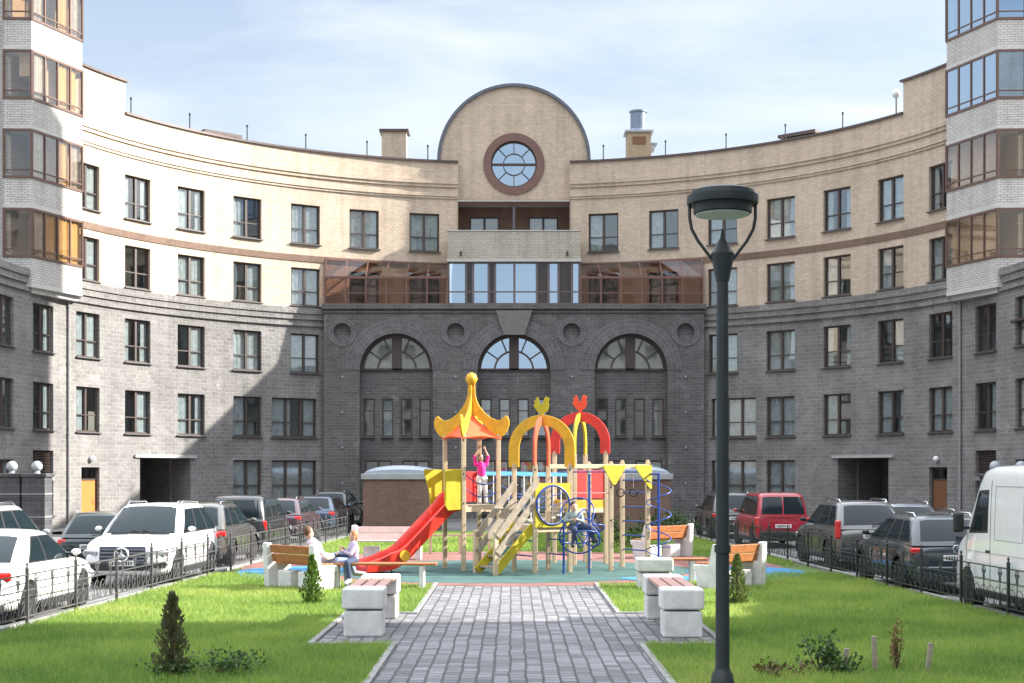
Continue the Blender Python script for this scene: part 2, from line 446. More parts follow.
    ring('parapet_coping', M_COPE, bld, RAD - .1, RAD + .55, 19.95, 20.05, sgn*60.6, sgn*80)
    ring('outer_wall', M_LIGHT, bld, RAD + 11.6, RAD + 12, 0, 18.3, sgn*0, sgn*78, 3)
    ring('roof', M_ROOFMEM, bld, RAD + .4, RAD + 11.6, 18.05, 18.25, sgn*8.35, sgn*78, 3)
    ring('interior_wall', M_DARKIN, bld, RAD + 1.5, RAD + 1.6, .05, 18.0, sgn*8.6, sgn*49.9, 3)
    ring('interior_wall', M_DARKIN, bld, RAD + 1.5, RAD + 1.6, 3.2, 18.0, sgn*49.9, sgn*58, 3)
    ring('interior_wall', M_DARKIN, bld, RAD + 1.5, RAD + 1.6, .05, 10.3, sgn*58, sgn*89, 3)
    ring('interior_wall', M_DARKIN, bld, RAD + 1.5, RAD + 1.6, 10.3, 18.0, sgn*58, sgn*75, 3)
    for z in (3.3, 6.55, 9.8, 13.1, 16.4): ring('floor_slab', M_CONC, bld, RAD + .35, RAD + 1.5, z, z + .2, sgn*8.6, sgn*(89 if z < 10 else 75), 3)
    ring('flank_roof', M_ROOFMEM, bld, RAD + .02, RAD + 3, 10.36, 10.5, sgn*79, sgn*90, 3)

# central gable with the round window
def prof_wall(mb, x0, x1, top, gaps, step, y, depth, extra=()):
    """upright wall in the x,z plane at y; top(x) its upper edge; gaps(x) -> list of open (z0,z1) per column"""
    xs = breaks(x0, x1, extra, step)
    for a, b in zip(xs, xs[1:]):
        m = (a + b)/2; ga, gb, gm = gaps(a + 1e-5), gaps(b - 1e-5), gaps(m)
        za, zb = [0 + BASE[0]], [0 + BASE[0]]
        if gm and len(ga) == len(gm) == len(gb):
            for (p, q), (r, s) in zip(ga, gb):
                za += [p, q]; zb += [r, s]
                # reveal of the opening
                mb.quad((a, y, q), (b, y, s), (b, y + depth, s), (a, y + depth, q), uv=[(a, q), (b, s), (b, s + depth), (a, q + depth)])
                if p > BASE[0] + .01: mb.quad((a, y, p), (b, y, r), (b, y + depth, r), (a, y + depth, p), uv=[(a, p), (b, r), (b, r - depth), (a, p - depth)])
        za.append(top(a)); zb.append(top(b))
        for k in range(0, len(za), 2):
            if abs(za[k] - za[k+1]) + abs(zb[k] - zb[k+1]) > 1e-4:
                mb.quad((a, y, za[k]), (b, y, zb[k]), (b, y, zb[k+1]), (a, y, za[k+1]), uv=[(a, za[k]), (b, zb[k]), (b, zb[k+1]), (a, za[k+1])])
BASE = [16.55]
GR, GS, OZ, OR = 3.87, 18.70, 18.52, 1.24
gtop = lambda x: GS + math.sqrt(max(GR*GR - x*x, 0))
def ggap(x): return [(OZ - math.sqrt(OR*OR - x*x), OZ + math.sqrt(OR*OR - x*x))] if abs(x) < OR else []
g = MB()
prof_wall(g, -GR, GR, gtop, ggap, .12, 20.15, .35, [-OR, OR, -OR*.98, OR*.98, -GR*.97, GR*.97, -GR*.99, GR*.99])
pts = [(-GR, 16.55)] + [(GR*math.cos(PI - PI*i/32), GS + GR*math.sin(PI*i/32)) for i in range(33)] + [(GR, 16.55)]
for (a, b), (c, d) in zip(pts, pts[1:]): g.quad((a, 20.15, b), (c, 20.15, d), (c, 20.8, d), (a, 20.8, b))
g.build('gable', M_LIGHT, bld)
cp = MB(); rows = []
for i in range(41):
    a = PI - PI*i/40; cs, sn = math.cos(a), math.sin(a)
    rows.append([(r*cs, y, GS + r*sn) for r, y in ((GR - .02, 20.02), (GR + .14, 20.02), (GR + .14, 20.95), (GR - .02, 20.95))])
cp.grid(rows, True, True).build('gable_coping', M_COPE2, bld)
rg = MB(); rows = []
for i in range(49):
    a = 2*PI*i/48; rows.append([(r*math.cos(a), y, OZ + r*math.sin(a)) for r, y in ((1.6, 20.145), (1.6, 20.07), (1.2, 20.07), (1.2, 20.3))])
rg.grid(rows, False).build('round_window_surround', plain('brown ring brick', (.155,.085,.07), .7), bld)
rw = MB(); rows = []
for i in range(49):
    a = 2*PI*i/48; rows.append([(r*math.cos(a), y, r*math.sin(a)) for r, y in ((1.24, .0), (1.13, 0), (1.13, .08), (1.24, .08))])
rw.grid(rows, True)
rows = []
for i in range(33):
    a = 2*PI*i/32; rows.append([(r*math.cos(a), y, r*math.sin(a)) for r, y in ((.58, .0), (.54, 0), (.54, .06), (.58, .06))])
rw.grid(rows, True)
for k in range(8):
    a = k*PI/4
    if k % 4: rw.bar((.57*math.cos(a), .035, .57*math.sin(a)), (1.15*math.cos(a), .035, 1.15*math.sin(a)), .045, .05, (0, 1, 0))
rw.box((0, .03, 0), (2.3, .07, .11)); rw.box((0, .03, 0), (.05, .05, .02))
rwo = rw.build('round_window', M_FRAME, bld, loc=(0, 20.28, OZ))
gp = MB(); gp.lathe([(1.2, .075), (1.2, .09)], 48, axis='Y'); gp.build('pane', M_SKYGL, rwo)
bk = MB(); bk.box((0, 20.75, OZ), (3, .05, 3)); bk.build('gable_inner_wall', plain('pale attic', (.5,.55,.6), .9), bld)

# loggia under the gable
lg = MB(); wx = 2.9
def PL(u, z, d=0): return (u, 21.4 + d, z)
wall_grid(lg, PL, -wx, wx, 13.0, 16.5, [(-2.35, -.78, 14.0, 15.97), (.78, 2.35, 14.0, 15.97)], .2, 3)
lg.quad((-wx, 19.7, 13), (-wx, 21.4, 13), (-wx, 21.4, 16.5), (-wx, 19.7, 16.5)); lg.quad((wx, 19.7, 13), (wx, 21.4, 13), (wx, 21.4, 16.5), (wx, 19.7, 16.5))
lg.build('loggia_wall', M_BROWNB, bld)
for s in (-1, 1): add_window(bld, PL, s*1.565, 14.0, 1.57, 1.97, bars=0, sill=False, ang=0, depth=.08, curtain=1)
l2 = MB(); l2.box((0, 20.6, 16.52), (5.8, 1.7, .06)); l2.build('loggia_ceiling', M_CONC, bld)
l2 = MB(); l2.box((0, 20.05, 16.42), (5.8, .12, .2)); l2.box((0, 20.0, 16.56), (5.8, .2, .07)); l2.build('loggia_fascia', M_GALFR, bld)
l2 = MB(); l2.box((0, 20.1, 15.4), (.12, .12, 1.9)); l2.build('loggia_post', M_COPE2, bld)
l2 = MB(); l2.box((0, 20.0, 13.05), (6.2, 2.9, .12)); l2.build('loggia_floor', M_CONC, bld)
l2 = MB(); l2.box((0, 21.7, 14.8), (5.6, .05, 3.6)); l2.build('loggia_inner_wall', M_DARKIN, bld)
# balcony parapet
bp = MB(); bp.box((0, 17.5, 13.83), (6.68, .3, 1.42)); bp.box((-3.19, 18.7, 13.83), (.3, 2.1, 1.42)); bp.box((3.19, 18.7, 13.83), (.3, 2.1, 1.42))
bp.build('balcony_parapet', M_TANB, bld)
bp = MB(); bp.box((0, 18.6, 13.06), (6.78, 2.6, .12)); bp.build('balcony_slab', M_CONC, bld)
bp = MB(); bp.box((0, 17.5, 14.56), (6.76, .38, .05)); bp.build('balcony_coping', M_CONC, bld)
for s in (-1, 1):
    b = MB(); b.box((s*2.68, 17.31, 13.4), (.09, .09, .22)); b.build('scupper', M_BLACKMET, bld)

# projecting stone block with three arched recesses
FY, HX, HZ = 17.2, 9.55, 10.6
AR, AS = 1.84, 7.55
AX = (-5.92, .0, 5.88)
OX, OCZ, OCR = (-8.62, -2.93, 2.9, 8.62), 9.45, .46
BASE = [0]
def bgap(x):
    for c in AX:
        if abs(x - c) < AR: return [(0, AS + math.sqrt(AR*AR - (x - c)**2))]
    for c in OX:
        if abs(x - c) < OCR: return [(OCZ - math.sqrt(OCR**2 - (x-c)**2), OCZ + math.sqrt(OCR**2 - (x-c)**2))]
    return []
ex = []
for c in AX: ex += [c + s*AR*k for s in (-1, 1) for k in (1, .995, .98, .95, .9)]
for c in OX: ex += [c + s*OCR*k for s in (-1, 1) for k in (1, .98, .92)]
bm = MB(); prof_wall(bm, -HX, HX, lambda x: HZ, bgap, .16, FY, .62, ex)
for c in AX:
    for s in (-1, 1): bm.quad((c + s*AR, FY, 0), (c + s*AR, FY + .62, 0), (c + s*AR, FY + .62, AS), (c + s*AR, FY, AS))
for s in (-1, 1): bm.quad((s*HX, FY, 0), (s*HX, FY + .75, 0), (s*HX, FY + .75, HZ), (s*HX, FY, HZ))
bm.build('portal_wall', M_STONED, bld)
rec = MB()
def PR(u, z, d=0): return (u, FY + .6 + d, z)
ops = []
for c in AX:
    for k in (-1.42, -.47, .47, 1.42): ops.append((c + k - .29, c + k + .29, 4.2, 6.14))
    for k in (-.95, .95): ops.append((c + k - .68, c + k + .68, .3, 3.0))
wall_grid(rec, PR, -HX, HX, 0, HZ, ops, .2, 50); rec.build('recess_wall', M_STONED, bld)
for o in ops:
    w = o[1] - o[0]; add_window(bld, PR, (o[0]+o[1])/2, o[2], w, o[3]-o[2], 1 if w < 1 else 2, .68, ang=0, depth=.1, curtain=.4)
for c in AX:
    mid = abs(c) < 1
    f = MB()                                             # half-round window
    def arc(r0, r1, y0, y1, n=24):
        rows = []
        for i in range(n + 1):
            a = PI*i/n; rows.append([(r*math.cos(a), y, r*math.sin(a)) for r, y in ((r0, y0), (r1, y0), (r1, y1), (r0, y1))])
        f.grid(rows, True, True)
    arc(1.66, 1.84, -.1, .0); arc(.93, 1.02, -.09, -.01)
    f.box((0, -.06, .05), (3.6, .1, .1)); f.box((0, -.06, .88), (.5, .1, 1.72))
    for a in (35, 68, 112, 145): f.bar((1.0*math.cos(R_(a)), -.05, 1.0*math.sin(R_(a))), (1.7*math.cos(R_(a)), -.05, 1.7*math.sin(R_(a))), .07, .08, (0, 1, 0))
    fo = f.build('half_round_window', M_FRAME, bld, loc=(c, FY + .6, AS))
    p = MB(); p.slab([(1.68*math.cos(PI*i/24), 1.68*math.sin(PI*i/24)) for i in range(25)], 0, .012)
    po = p.build('pane', M_SKYGL if mid else M_GLASS, fo, loc=(0, -.025, 0)); po.rotation_euler.x = PI/2
    b = MB(); b.slab([(1.7*math.cos(PI*i/24), 1.7*math.sin(PI*i/24)) for i in range(25)], 0, .006)
    bo = b.build('blind', plain('pale lunette blind', (.30,.31,.32) if not mid else (.45,.5,.58), .9) if mid else M_DARKIN, fo, loc=(0, -.008, 0)); bo.rotation_euler.x = PI/2
    # ring of radial stones
    r = MB(); n = 40; rows = []
    for i in range(n):
        a, b = PI*i/n, PI*(i+1)/n; q = [(c + rr*math.cos(t), FY - .035, AS + rr*math.sin(t)) for rr, t in ((AR - .01, a), (AR - .01, b), (2.55, b), (2.55, a))]
        r.quad(*q, uv=[(a*2.2, 0), (b*2.2, 0), (b*2.2, .7), (a*2.2, .7)])
        o1 = [(c + 2.55*math.cos(t), y, AS + 2.55*math.sin(t)) for t, y in ((a, FY - .035), (b, FY - .035), (b, FY), (a, FY))]; r.quad(*o1)
    r.build('arch_surround', M_ARCHB, bld)
for c in OX:
    r = MB(); n = 24
    for i in range(n):
        a, b = 2*PI*i/n, 2*PI*(i+1)/n
        r.quad(*[(c + rr*math.cos(t), FY - .03, OCZ + rr*math.sin(t)) for rr, t in ((OCR - .01, a), (OCR - .01, b), (.74, b), (.74, a))], uv=[(a*.6, 0), (b*.6, 0), (b*.6, .3), (a*.6, .3)])
        r.quad(*[(c + .74*math.cos(t), y, OCZ + .74*math.sin(t)) for t, y in ((a, FY - .03), (b, FY - .03), (b, FY), (a, FY))])
    r.build('oculus_surround', M_ARCHB, bld)
    r = MB(); r.lathe([(.5, 0), (.5, .02)], 24, axis='Y'); r.build('oculus_back', M_STONED, bld, loc=(c, FY + .22, OCZ))
    for z in (7.2, 5.42, 3.65, 1.85):
        s = MB(); pl = [(.095*(1 if k % 2 == 0 else .42)*math.cos(PI*k/5 + .3), .095*(1 if k % 2 == 0 else .42)*math.sin(PI*k/5 + .3)) for k in range(10)]
        s.plate(pl, Matrix.Identity(4), .05); s.build('wall_anchor', plain('grey anchor', (.3,.3,.3), .7), bld, loc=(c, FY - .035, z))
k = MB(); k.plate([(-.52, 0), (.52, 0), (.92, 1.22), (-.92, 1.22)], Matrix.Identity(4), .2)
k.build('keystone', plain('smooth grey keystone', (.155,.15,.145), .85, bmp=.3), bld, loc=(0, FY - .12, AS + AR - .1))
b = MB(); b.box((0, FY + .02, 10.72), (19.3, .36, .24)); b.box((0, FY - .02, 10.45), (19.25, .12, .08)); b.build('portal_cornice', M_STONED, bld)
b = MB(); b.box((0, 18.75, 10.62), (19.0, 2.6, .1)); b.build('terrace_floor', M_CONC, bld)

# glazed galleries on the stone block
def gallery(s):
    x0, x1 = s*9.5, s*3.35; yf = FY + .12; ze, zb, zt = 12.2, 10.86, 13.18
    f = MB(); pn = MB(); n = 6
    def back(x): return math.sqrt(400 - x*x) - .03
    f.bar((x0, yf, ze), (x1, yf, ze), .1, .12); f.bar((x0, yf, zb), (x1, yf, zb), .1, .08); f.bar((x0, yf, 11.42), (x1, yf, 11.42), .05, .05)
    for i in range(n + 1):
        x = x0 + (x1 - x0)*i/n
        f.bar((x, yf, zb), (x, yf, ze), .07, .07, (0, 1, 0)); f.bar((x, yf, ze), (x, back(x), zt), .06, .08)
        if i < n:
            xb = x0 + (x1 - x0)*(i + 1)/n
            pn.quad((x, yf + .01, zb), (xb, yf + .01, zb), (xb, yf + .01, ze), (x, yf + .01, ze))
            pn.quad((x, yf, ze + .03), (xb, yf, ze + .03), (xb, back(xb), zt + .03), (x, back(x), zt + .03))
            f.bar((x, back(x), zt), (xb, back(xb), zt), .08, .12)
            xm, xn = (x*.55 + xb*.45), 0
    f.bar((x0, back(x0), zb), (x0, back(x0), zt), .07, .07, (0, 1, 0))
    pn.quad((x0, yf, zb), (x0, back(x0), zb), (x0, back(x0), zt), (x0, yf, ze))
    o = f.build('glazed_gallery', M_GALFR, bld); pn.build('glazing', M_GALGL, o)
gallery(-1); gallery(1)
f = MB(); pn = MB(); SEG = [(-3.3,-2.42,1),(-2.42,-2.06,0),(-2.06,-1.28,1),(-1.28,-.95,0),(-.95,.02,1),(.02,1.15,1),(1.15,1.75,0),(1.75,2.24,1),(2.24,2.93,0),(2.93,3.3,1)]; xs = [q[0] for q in SEG] + [3.3]; yf = FY + .3
for x in xs: f.box((x, yf, 11.93), (.11, .1, 2.1))
f.box((0, yf, 12.97), (6.7, .12, .1)); f.box((0, yf, 10.88), (6.7, .12, .1)); f.box((0, yf, 11.5), (6.6, .06, .06))
for s in (-1, 1):
    f.box((s*3.3, yf + 1.0, 12.97), (.1, 2.0, .1)); f.box((s*3.3, yf + 1.0, 10.88), (.1, 2.0, .1)); pn.box((s*3.3, yf + 1.0, 11.93), (.012, 1.9, 2.0))
fo = f.build('glazed_bay', plain('violet brown bay frame', (.13,.10,.105), .4), bld); pn.build('side_glazing', M_SKYGL, fo)
for x0, x1, bl in SEG:
    b = MB(); b.box(((x0 + x1)/2, yf + .02, 11.93), (x1 - x0 - .1, .012, 2.05)); b.build('pane', M_SKYGL if bl else M_GALGL, fo)
for a, b_ in ((-2.1, -1.35), (1.3, 2.1), (2.4, 2.7), (-3.2, -2.9)):
    c = MB(); rows = [[], []]
    for i in range(13):
        x = a + (b_ - a)*i/12; rows[0].append((x, yf + .25 + .03*math.sin(i*1.8), 10.95)); rows[1].append((x, yf + .25 + .03*math.sin(i*1.8), 12.9))
    c.grid(rows).build('curtain', M_CURT, fo, smooth=60)
b = MB(); b.box((0, 19.9, 11.9), (6.3, .2, 2.3)); b.build('bay_inner_wall', M_BROWNB, bld)

# things on the roof
def chimney(x, y, z0, z1, w, label):
    t = thing('chimney', label, 'chimney', (BX + x, BY + y, 18.2))
    b = MB(); b.box((0, 0, (z1 - 18.2)/2), (w, w*.8, z1 - 18.2)); b.build('stack', M_LIGHT, t)
    c = MB(); c.box((0, 0, z1 - 18.2 + .06), (w + .25, w*.8 + .25, .12)); c.build('cap', M_COPE, t)
    return t
chimney(-6.35, 21.6, 18.2, 20.5, 1.3, 'square beige brick chimney with a flat brown cap left of the round gable')
t = thing('roof_vent', 'beige brick vent shaft topped by a grey metal cowl, right of the round gable', 'roof vent', (BX + 6.6, BY + 21.3, 18.2))
b = MB(); b.box((0, 0, 1.1), (1.25, 1.1, 2.2)); b.build('stack', bricks('orange vent brick', (.46,.345,.225), (.52,.395,.265), (.4,.31,.22), .26, .085, .01), t)
b = MB(); b.box((0, 0, 2.24), (1.5, 1.3, .1)); b.box((.7, 0, 1.45), (.25, .8, .3)); b.box((.78, 0, 1.63), (.4, .9, .05)); b.build('cap', M_GREYMET, t)
b = MB(); b.box((0, -.56, 1.75), (.7, .04, .4)); b.build('grille', M_BROWND, t)
b = MB(); b.lathe([(.55, 2.3), (.42, 2.45), (.42, 3.3), (.48, 3.34), (.48, 3.42), (.02, 3.5)], 16); b.build('cowl', plain('zinc cowl', (.2,.24,.3), .35, metal=.7), t, smooth=40)
for x, y, lab in ((-15.0, 17.5, 'low flat brown vent box behind the left roof parapet'), (14.6, 17.5, 'low flat brown vent box behind the right roof parapet')):
    t = thing('vent_box', lab, 'roof vent', (BX + x, BY + y, 18.2), rz=(.7 if x < 0 else -.7))
    b = MB(); b.box((0, 0, .55), (1.7, 1.1, 1.1)); b.build('stack', M_LIGHT, t)
    b = MB(); b.box((0, 0, 1.2), (2.1, 1.5, .16)); b.build('cap', M_COPE, t)
tp = None
for k, tdeg in enumerate((-59.4, -49.5, -40.3, -31.2, -21.9, -12.8, 13.3, 22.6, 31.8, 41.0, 50.2)):
    p0 = PC(du(tdeg), 18.6, .2)
    where = ['at the far left end of the roof edge', 'second in line along the left roof edge', 'third in line along the left roof edge', 'fourth in line along the left roof edge', 'just left of the beige chimney', 'beside the left foot of the round gable',
             'beside the right foot of the round gable', 'just right of the grey metal cowl', 'above the street lamp head on the right roof edge', 'near the right low vent box', 'second from the right on the right roof edge'][k]
    t = thing('roof_pole', 'thin dark roof pole ' + where, 'pole', (BX + p0[0], BY + p0[1], 18.6), group='short poles along the parapet')
    if tp is None:
        b = MB(); b.lathe([(.1, 0), (.1, .04), (.03, .06), (.028, .75), (.05, .76), (.05, .86), (.02, .88)], 8); tp = b.mesh('pole', M_BLACKMET, smooth=40)
    part('pole', tp, t)
p0 = PC(du(59.2), 18.6, .2)
t = thing('roof_lamp', 'thin roof pole carrying a pale ball lamp at the right end of the parapet', 'lamp', (BX + p0[0], BY + p0[1], 18.6))
b = MB(); b.lathe([(.1, 0), (.1, .04), (.035, .06), (.03, .9)], 8); b.build('pole', M_BLACKMET, t, smooth=40)
b = MB(); b.ball((0, 0, 1.05), .2); b.build('globe', M_WHITEPL, t, smooth=60)

# ------------------------------------------------------------------ the two towers with their faceted bays
def tower(s, label):
    t = thing('apartment_tower', label, 'building', (BX, BY, .06))
    body = [(20.6, 3.9), (33, 3.9), (33, 8.6), (21.3, 8.6), (19.05, 7.3)]
    def xf(p): return (s*p[0], p[1])
    Z1 = 38
    m = MB()
    # street-court wall with one window column beside the bay
    def PW(u, z, d=0): return (s*(20.6 + u), 3.9 + d, z)
    ops = [(.55, 2.2, z + .9, z + 2.7) for z in [10.2 + 3.2*k for k in range(8)]]
    wall_grid(m, PW, 0, 12.4, 10.45, Z1, ops, .25, 20)
    pts = body[1:] + [body[0]]
    for a, b in zip(pts, pts[1:]):
        a, b = xf(a), xf(b); m.quad((*a, 10.45), (*b, 10.45), (*b, Z1), (*a, Z1))
    m.build('wall', M_WHITEB, t)
    r = MB(); r.slab([xf(p) for p in body], Z1, Z1 + .3); r.build('roof', M_COPE, t)
    r = MB(); r.slab([xf(p) for p in body], 10.3, 10.44); r.build('underside', M_CONC, t)
    for o in ops: add_window(t, PW, (o[0]+o[1])/2, o[2], o[1]-o[0], o[3]-o[2], ang=0, curtain=.7)
    # bay: facets B-C (facing the street) and C-D (facing the court)
    A, B, Cc, D, E = (20.75, 5.2), (20.62, 3.15), (19.52, 3.2), (18.38, 6.2), (18.75, 7.0)
    P5 = [xf(p) for p in (A, B, Cc, D, E)]
    cen = Vector((s*20.6, 7.0))
    def off(p, k):                                       # move a plan point outwards from the bay's middle
        v = Vector(p) - cen; return tuple(cen + v * (1 + k / v.length))
    for k in range(6):
        z = 9.98 + 3.2*k
        pb = MB(); outer = P5; inner = [off(p, -.25) for p in P5]
        for (a, b), (c, d) in zip(zip(outer, outer[1:]), zip(inner, inner[1:])):
            u0 = 0; L = (Vector(b) - Vector(a)).length
            pb.quad((*a, z), (*b, z), (*b, z + 1.1), (*a, z + 1.1), uv=[(0, z), (L, z), (L, z + 1.1), (0, z + 1.1)])
            pb.quad((*a, z + 1.1), (*b, z + 1.1), (*d, z + 1.1), (*c, z + 1.1)); pb.quad((*c, z), (*d, z), (*d, z + 1.1), (*c, z + 1.1))
        pb.build('balcony_parapet', M_WHITEB, t)
        sl = MB(); sl.slab([off(p, .03) for p in P5] + [(s*19.4, 8.0), (s*21, 8.0)], z - .1, z + .06); sl.build('balcony_slab', M_CONC, t)
        if k == 0:
            s2 = MB(); s2.slab([off(p, -.22) for p in P5] + [(s*19.6, 8.0), (s*21, 8.0)], z - .3, z - .1); s2.build('balcony_soffit', M_CONC, t)
        fr = MB(); gl = MB(); z0, z1 = z + 1.1, z + 3.1
        for (a, b, n) in ((P5[1], P5[2], 1), (P5[2], P5[3], 4), (P5[3], P5[4], 1), (P5[0], P5[1], 1)):
            a, b = Vector(a), Vector(b); ang = math.atan2(b.y - a.y, b.x - a.x); L = (b - a).length; mid = (a + b)/2
            fr.box((mid.x, mid.y, z0 + .05), (L, .08, .1), rz=ang); fr.box((mid.x, mid.y, z1 - .05), (L, .08, .1), rz=ang); fr.box((mid.x, mid.y, z0 + .34), (L, .06, .05), rz=ang)
            for i in range(n + 1):
                p = a.lerp(b, i/n); w = .1 if i in (0, n) else .07
                fr.box((p.x, p.y, (z0 + z1)/2), (w, .085, z1 - z0 - .02), rz=ang)
            gl.box((mid.x, mid.y, (z0 + z1)/2), (L - .04, .012, z1 - z0 - .06), rz=ang)
        fo = fr.build('balcony_glazing', M_BAYFR, t)
        gl.build('pane', (M_SKYGL if (s > 0 and k >= 2) else M_BGLASS), fo)
        if s < 0:
            for (u0, u1, mt) in (((.55, .98, M_CURTY), (.05, .24, M_CURT), (.28, .46, M_CURTY)) if (k == 0) else ((.5, .74, M_CURTY), (.78, .97, M_CURT), (.04, .22, M_CURT)) if k % 2 else ((.55, .9, M_CURTY if s < 0 else M_CURT), (.05, .3, M_CURT))):
                c = MB(); rows = [[], []]; a, b = Vector(off(P5[2], -.12)), Vector(off(P5[3], -.12)); nn = (b - a).orthogonal().normalized()
                for i in range(17):
                    q = a.lerp(b, u0 + (u1 - u0)*i/16) + nn*.025*math.sin(i*1.8)
                    rows[0].append((q.x, q.y, z + .1)); rows[1].append((q.x, q.y, z1 - .05))
                c.grid(rows).build('curtain', mt, fo, smooth=60)
    top = 9.98 + 3.2*6
    r = MB(); r.slab([off(p, .05) for p in P5] + [(s*19.4, 8.0), (s*21, 8.0)], top - .1, top + .15); r.build('bay_roof', M_COPE, t)
    # room wall behind the bay glazing
    rw = MB()
    for k in range(6):
        z = 9.98 + 3.2*k; a, b = (s*20.54, 3.9), (s*19.0, 7.28)
        rw.quad((*a, z + .06), (*b, z + .06), (*b, z + 3.1), (*a, z + 3.1))
    rw.build('balcony_inner_wall', M_PLASTER, t)
tower(-1, 'pale brick tower with stacked glazed bay balconies at the left edge, ochre blinds below')
tower(1, 'pale brick tower with stacked glazed bay balconies at the right edge, sky mirrored above')
# the blocks that close the court on the right, outside the picture; they shade the lawn
def side_block(name, label, x0, x1, y0, y1, h, rz=0):
    t = thing(name, label, 'building', (0, 0, 0), rz); m = MB()
    def PS(u, z, d=0): return (x0 + d, u, z)
    ops = [(y, y + 1.5, z, z + 1.9) for y in np.arange(y0 + 1.5, y1 - 2, 3.2) for z in np.arange(1.2, h - 2.2, 3.2)]
    wall_grid(m, PS, y0, y1, 0, h, ops, .25, 40)
    m.quad((x1, y0, 0), (x1, y1, 0), (x1, y1, h), (x1, y0, h)); m.quad((x0, y0, 0), (x1, y0, 0), (x1, y0, h), (x0, y0, h)); m.quad((x0, y1, 0), (x1, y1, 0), (x1, y1, h), (x0, y1, h))
    m.quad((x0, y0, h), (x1, y0, h), (x1, y1, h), (x0, y1, h)); m.build('wall', M_WHITEB, t)
    b = MB(); b.box((x0 + .6, (y0+y1)/2, h/2), (.05, y1 - y0 - .2, h - .2)); b.build('interior_wall', M_DARKIN, t)
    b = MB(); b.box((x0 - .02, (y0+y1)/2, h + .06), (.5, y1 - y0, .1)); b.build('coping', M_COPE, t)
    b = MB(); b.box((x0 + .15, (y0+y1)/2, h/2), (.012, y1 - y0 - .2, h - .4)); b.build('glazing', M_GLASS, t)
    return t
# ------------------------------------------------------------------ ground
M_ASPH = plain('asphalt', (.19,.187,.187), .9, var=.22, scale=3, bmp=.3)
M_KERB = plain('kerb concrete', (.23,.225,.22), .9, bmp=.3, var=.3, scale=4)
M_PAVE = bricks('block paving', (.18,.177,.188), (.335,.33,.348), (.12,.118,.122), .21, .19, .016, stain=.36, bmp=1.0, rock=.6, swap=True)
M_SLABS = bricks('footway slabs', (.27,.26,.25), (.33,.32,.31), (.15,.15,.14), .5, .5, .012, stain=.2)
M_SOIL = plain('lawn soil', (.07,.12,.02), .95, var=.45, scale=2.5)
M_TEAL = plain('teal rubber', (.035,.092,.084), .9, var=.3, scale=1.6, bmp=.3)
M_RED = plain('rust rubber', (.20,.085,.07), .9, var=.35, scale=1.8, bmp=.3)
M_BLUE = plain('blue rubber', (.03,.17,.34), .9, var=.3, scale=2, bmp=.2)
def sheet(name, poly, z, mat, kind='structure'):
    m = MB(); b = len(m.v); m.v += [(x, y, z) for x, y in poly]; m.f.append(tuple(range(len(poly))))
    return tag(m.build(name, mat), kind=kind)
g = MB(); g.quad((-400, -300, 0), (400, -300, 0), (400, 700, 0), (-400, 700, 0)); tag(g.build('ground', M_ASPH), kind='structure')
def fx(y, s):                                            # fence line, metres from the axis at depth y
    return (-7.46 + .052*(y - 22)) if s < 0 else (7.5 - .052*(y - 34.6))
# raised lawn slabs (left and right of the path), kerbs round them
PL_, PR_ = -1.56, 1.72
def lawn(poly, name='lawn'):
    m = MB(); m.slab(poly, 0, .08); return tag(m.build(name, M_SOIL), kind='structure')
lawn([(fx(2, -1), 2), (PL_ - .1, 2), (PL_ - .1, 31), (fx(31, -1), 31)])
lawn([(PR_ + .1, 2), (fx(2, 1), 2), (fx(31, 1), 31), (PR_ + .1, 31)])
lawn([(fx(31, -1), 31), (fx(31, 1), 31), (fx(56, 1), 56), (fx(56, -1), 56)])
pv = MB(); pv.slab([(PL_, 2), (PR_, 2), (PR_, 30.6), (PL_, 30.6)], 0, .095); tag(pv.build('path', M_PAVE), kind='structure')
for s, x0, x1 in ((-1, -2.7, PL_ - .0), (1, PR_, 2.85)):
    pv = MB(); pv.slab([(x0, 19.5), (x1, 19.5), (x1, 23.7), (x0, 23.7)], 0, .093); tag(pv.build('bench_pad', M_PAVE), kind='structure')
    kb = MB()
    for a, b in ((2, 19.44), (23.76, 30.2)): kb.box(((PL_ - .05) if s < 0 else (PR_ + .05), (a+b)/2, .06), (.09, b - a, .12))
    xe = x0 - .05 if s < 0 else x1 + .05
    kb.box((xe, 21.6, .06), (.09, 4.3, .12)); kb.box(((x0+x1)/2, 19.46, .06), (x1 - x0, .08, .12)); kb.box(((x0+x1)/2, 23.74, .06), (x1 - x0, .08, .12))
    tag(kb.build('kerb', M_KERB, bevel=.012), kind='structure')
    kb = MB(); p, q = (fx(2, s) + s*.22, 2), (fx(56, s) + s*.22, 56); L = math.hypot(q[0]-p[0], q[1]-p[1])
    kb.box(((p[0]+q[0])/2, 29, .05), (.14, L, .10), rz=-math.atan2(q[0]-p[0], q[1]-p[1]))
    tag(kb.build('kerb', M_KERB, bevel=.015), kind='structure')
kb = MB(); kb.box((2.5, 15.62, .06), (1.5, .14, .12)); tag(kb.build('kerb', M_KERB, bevel=.012), kind='structure')
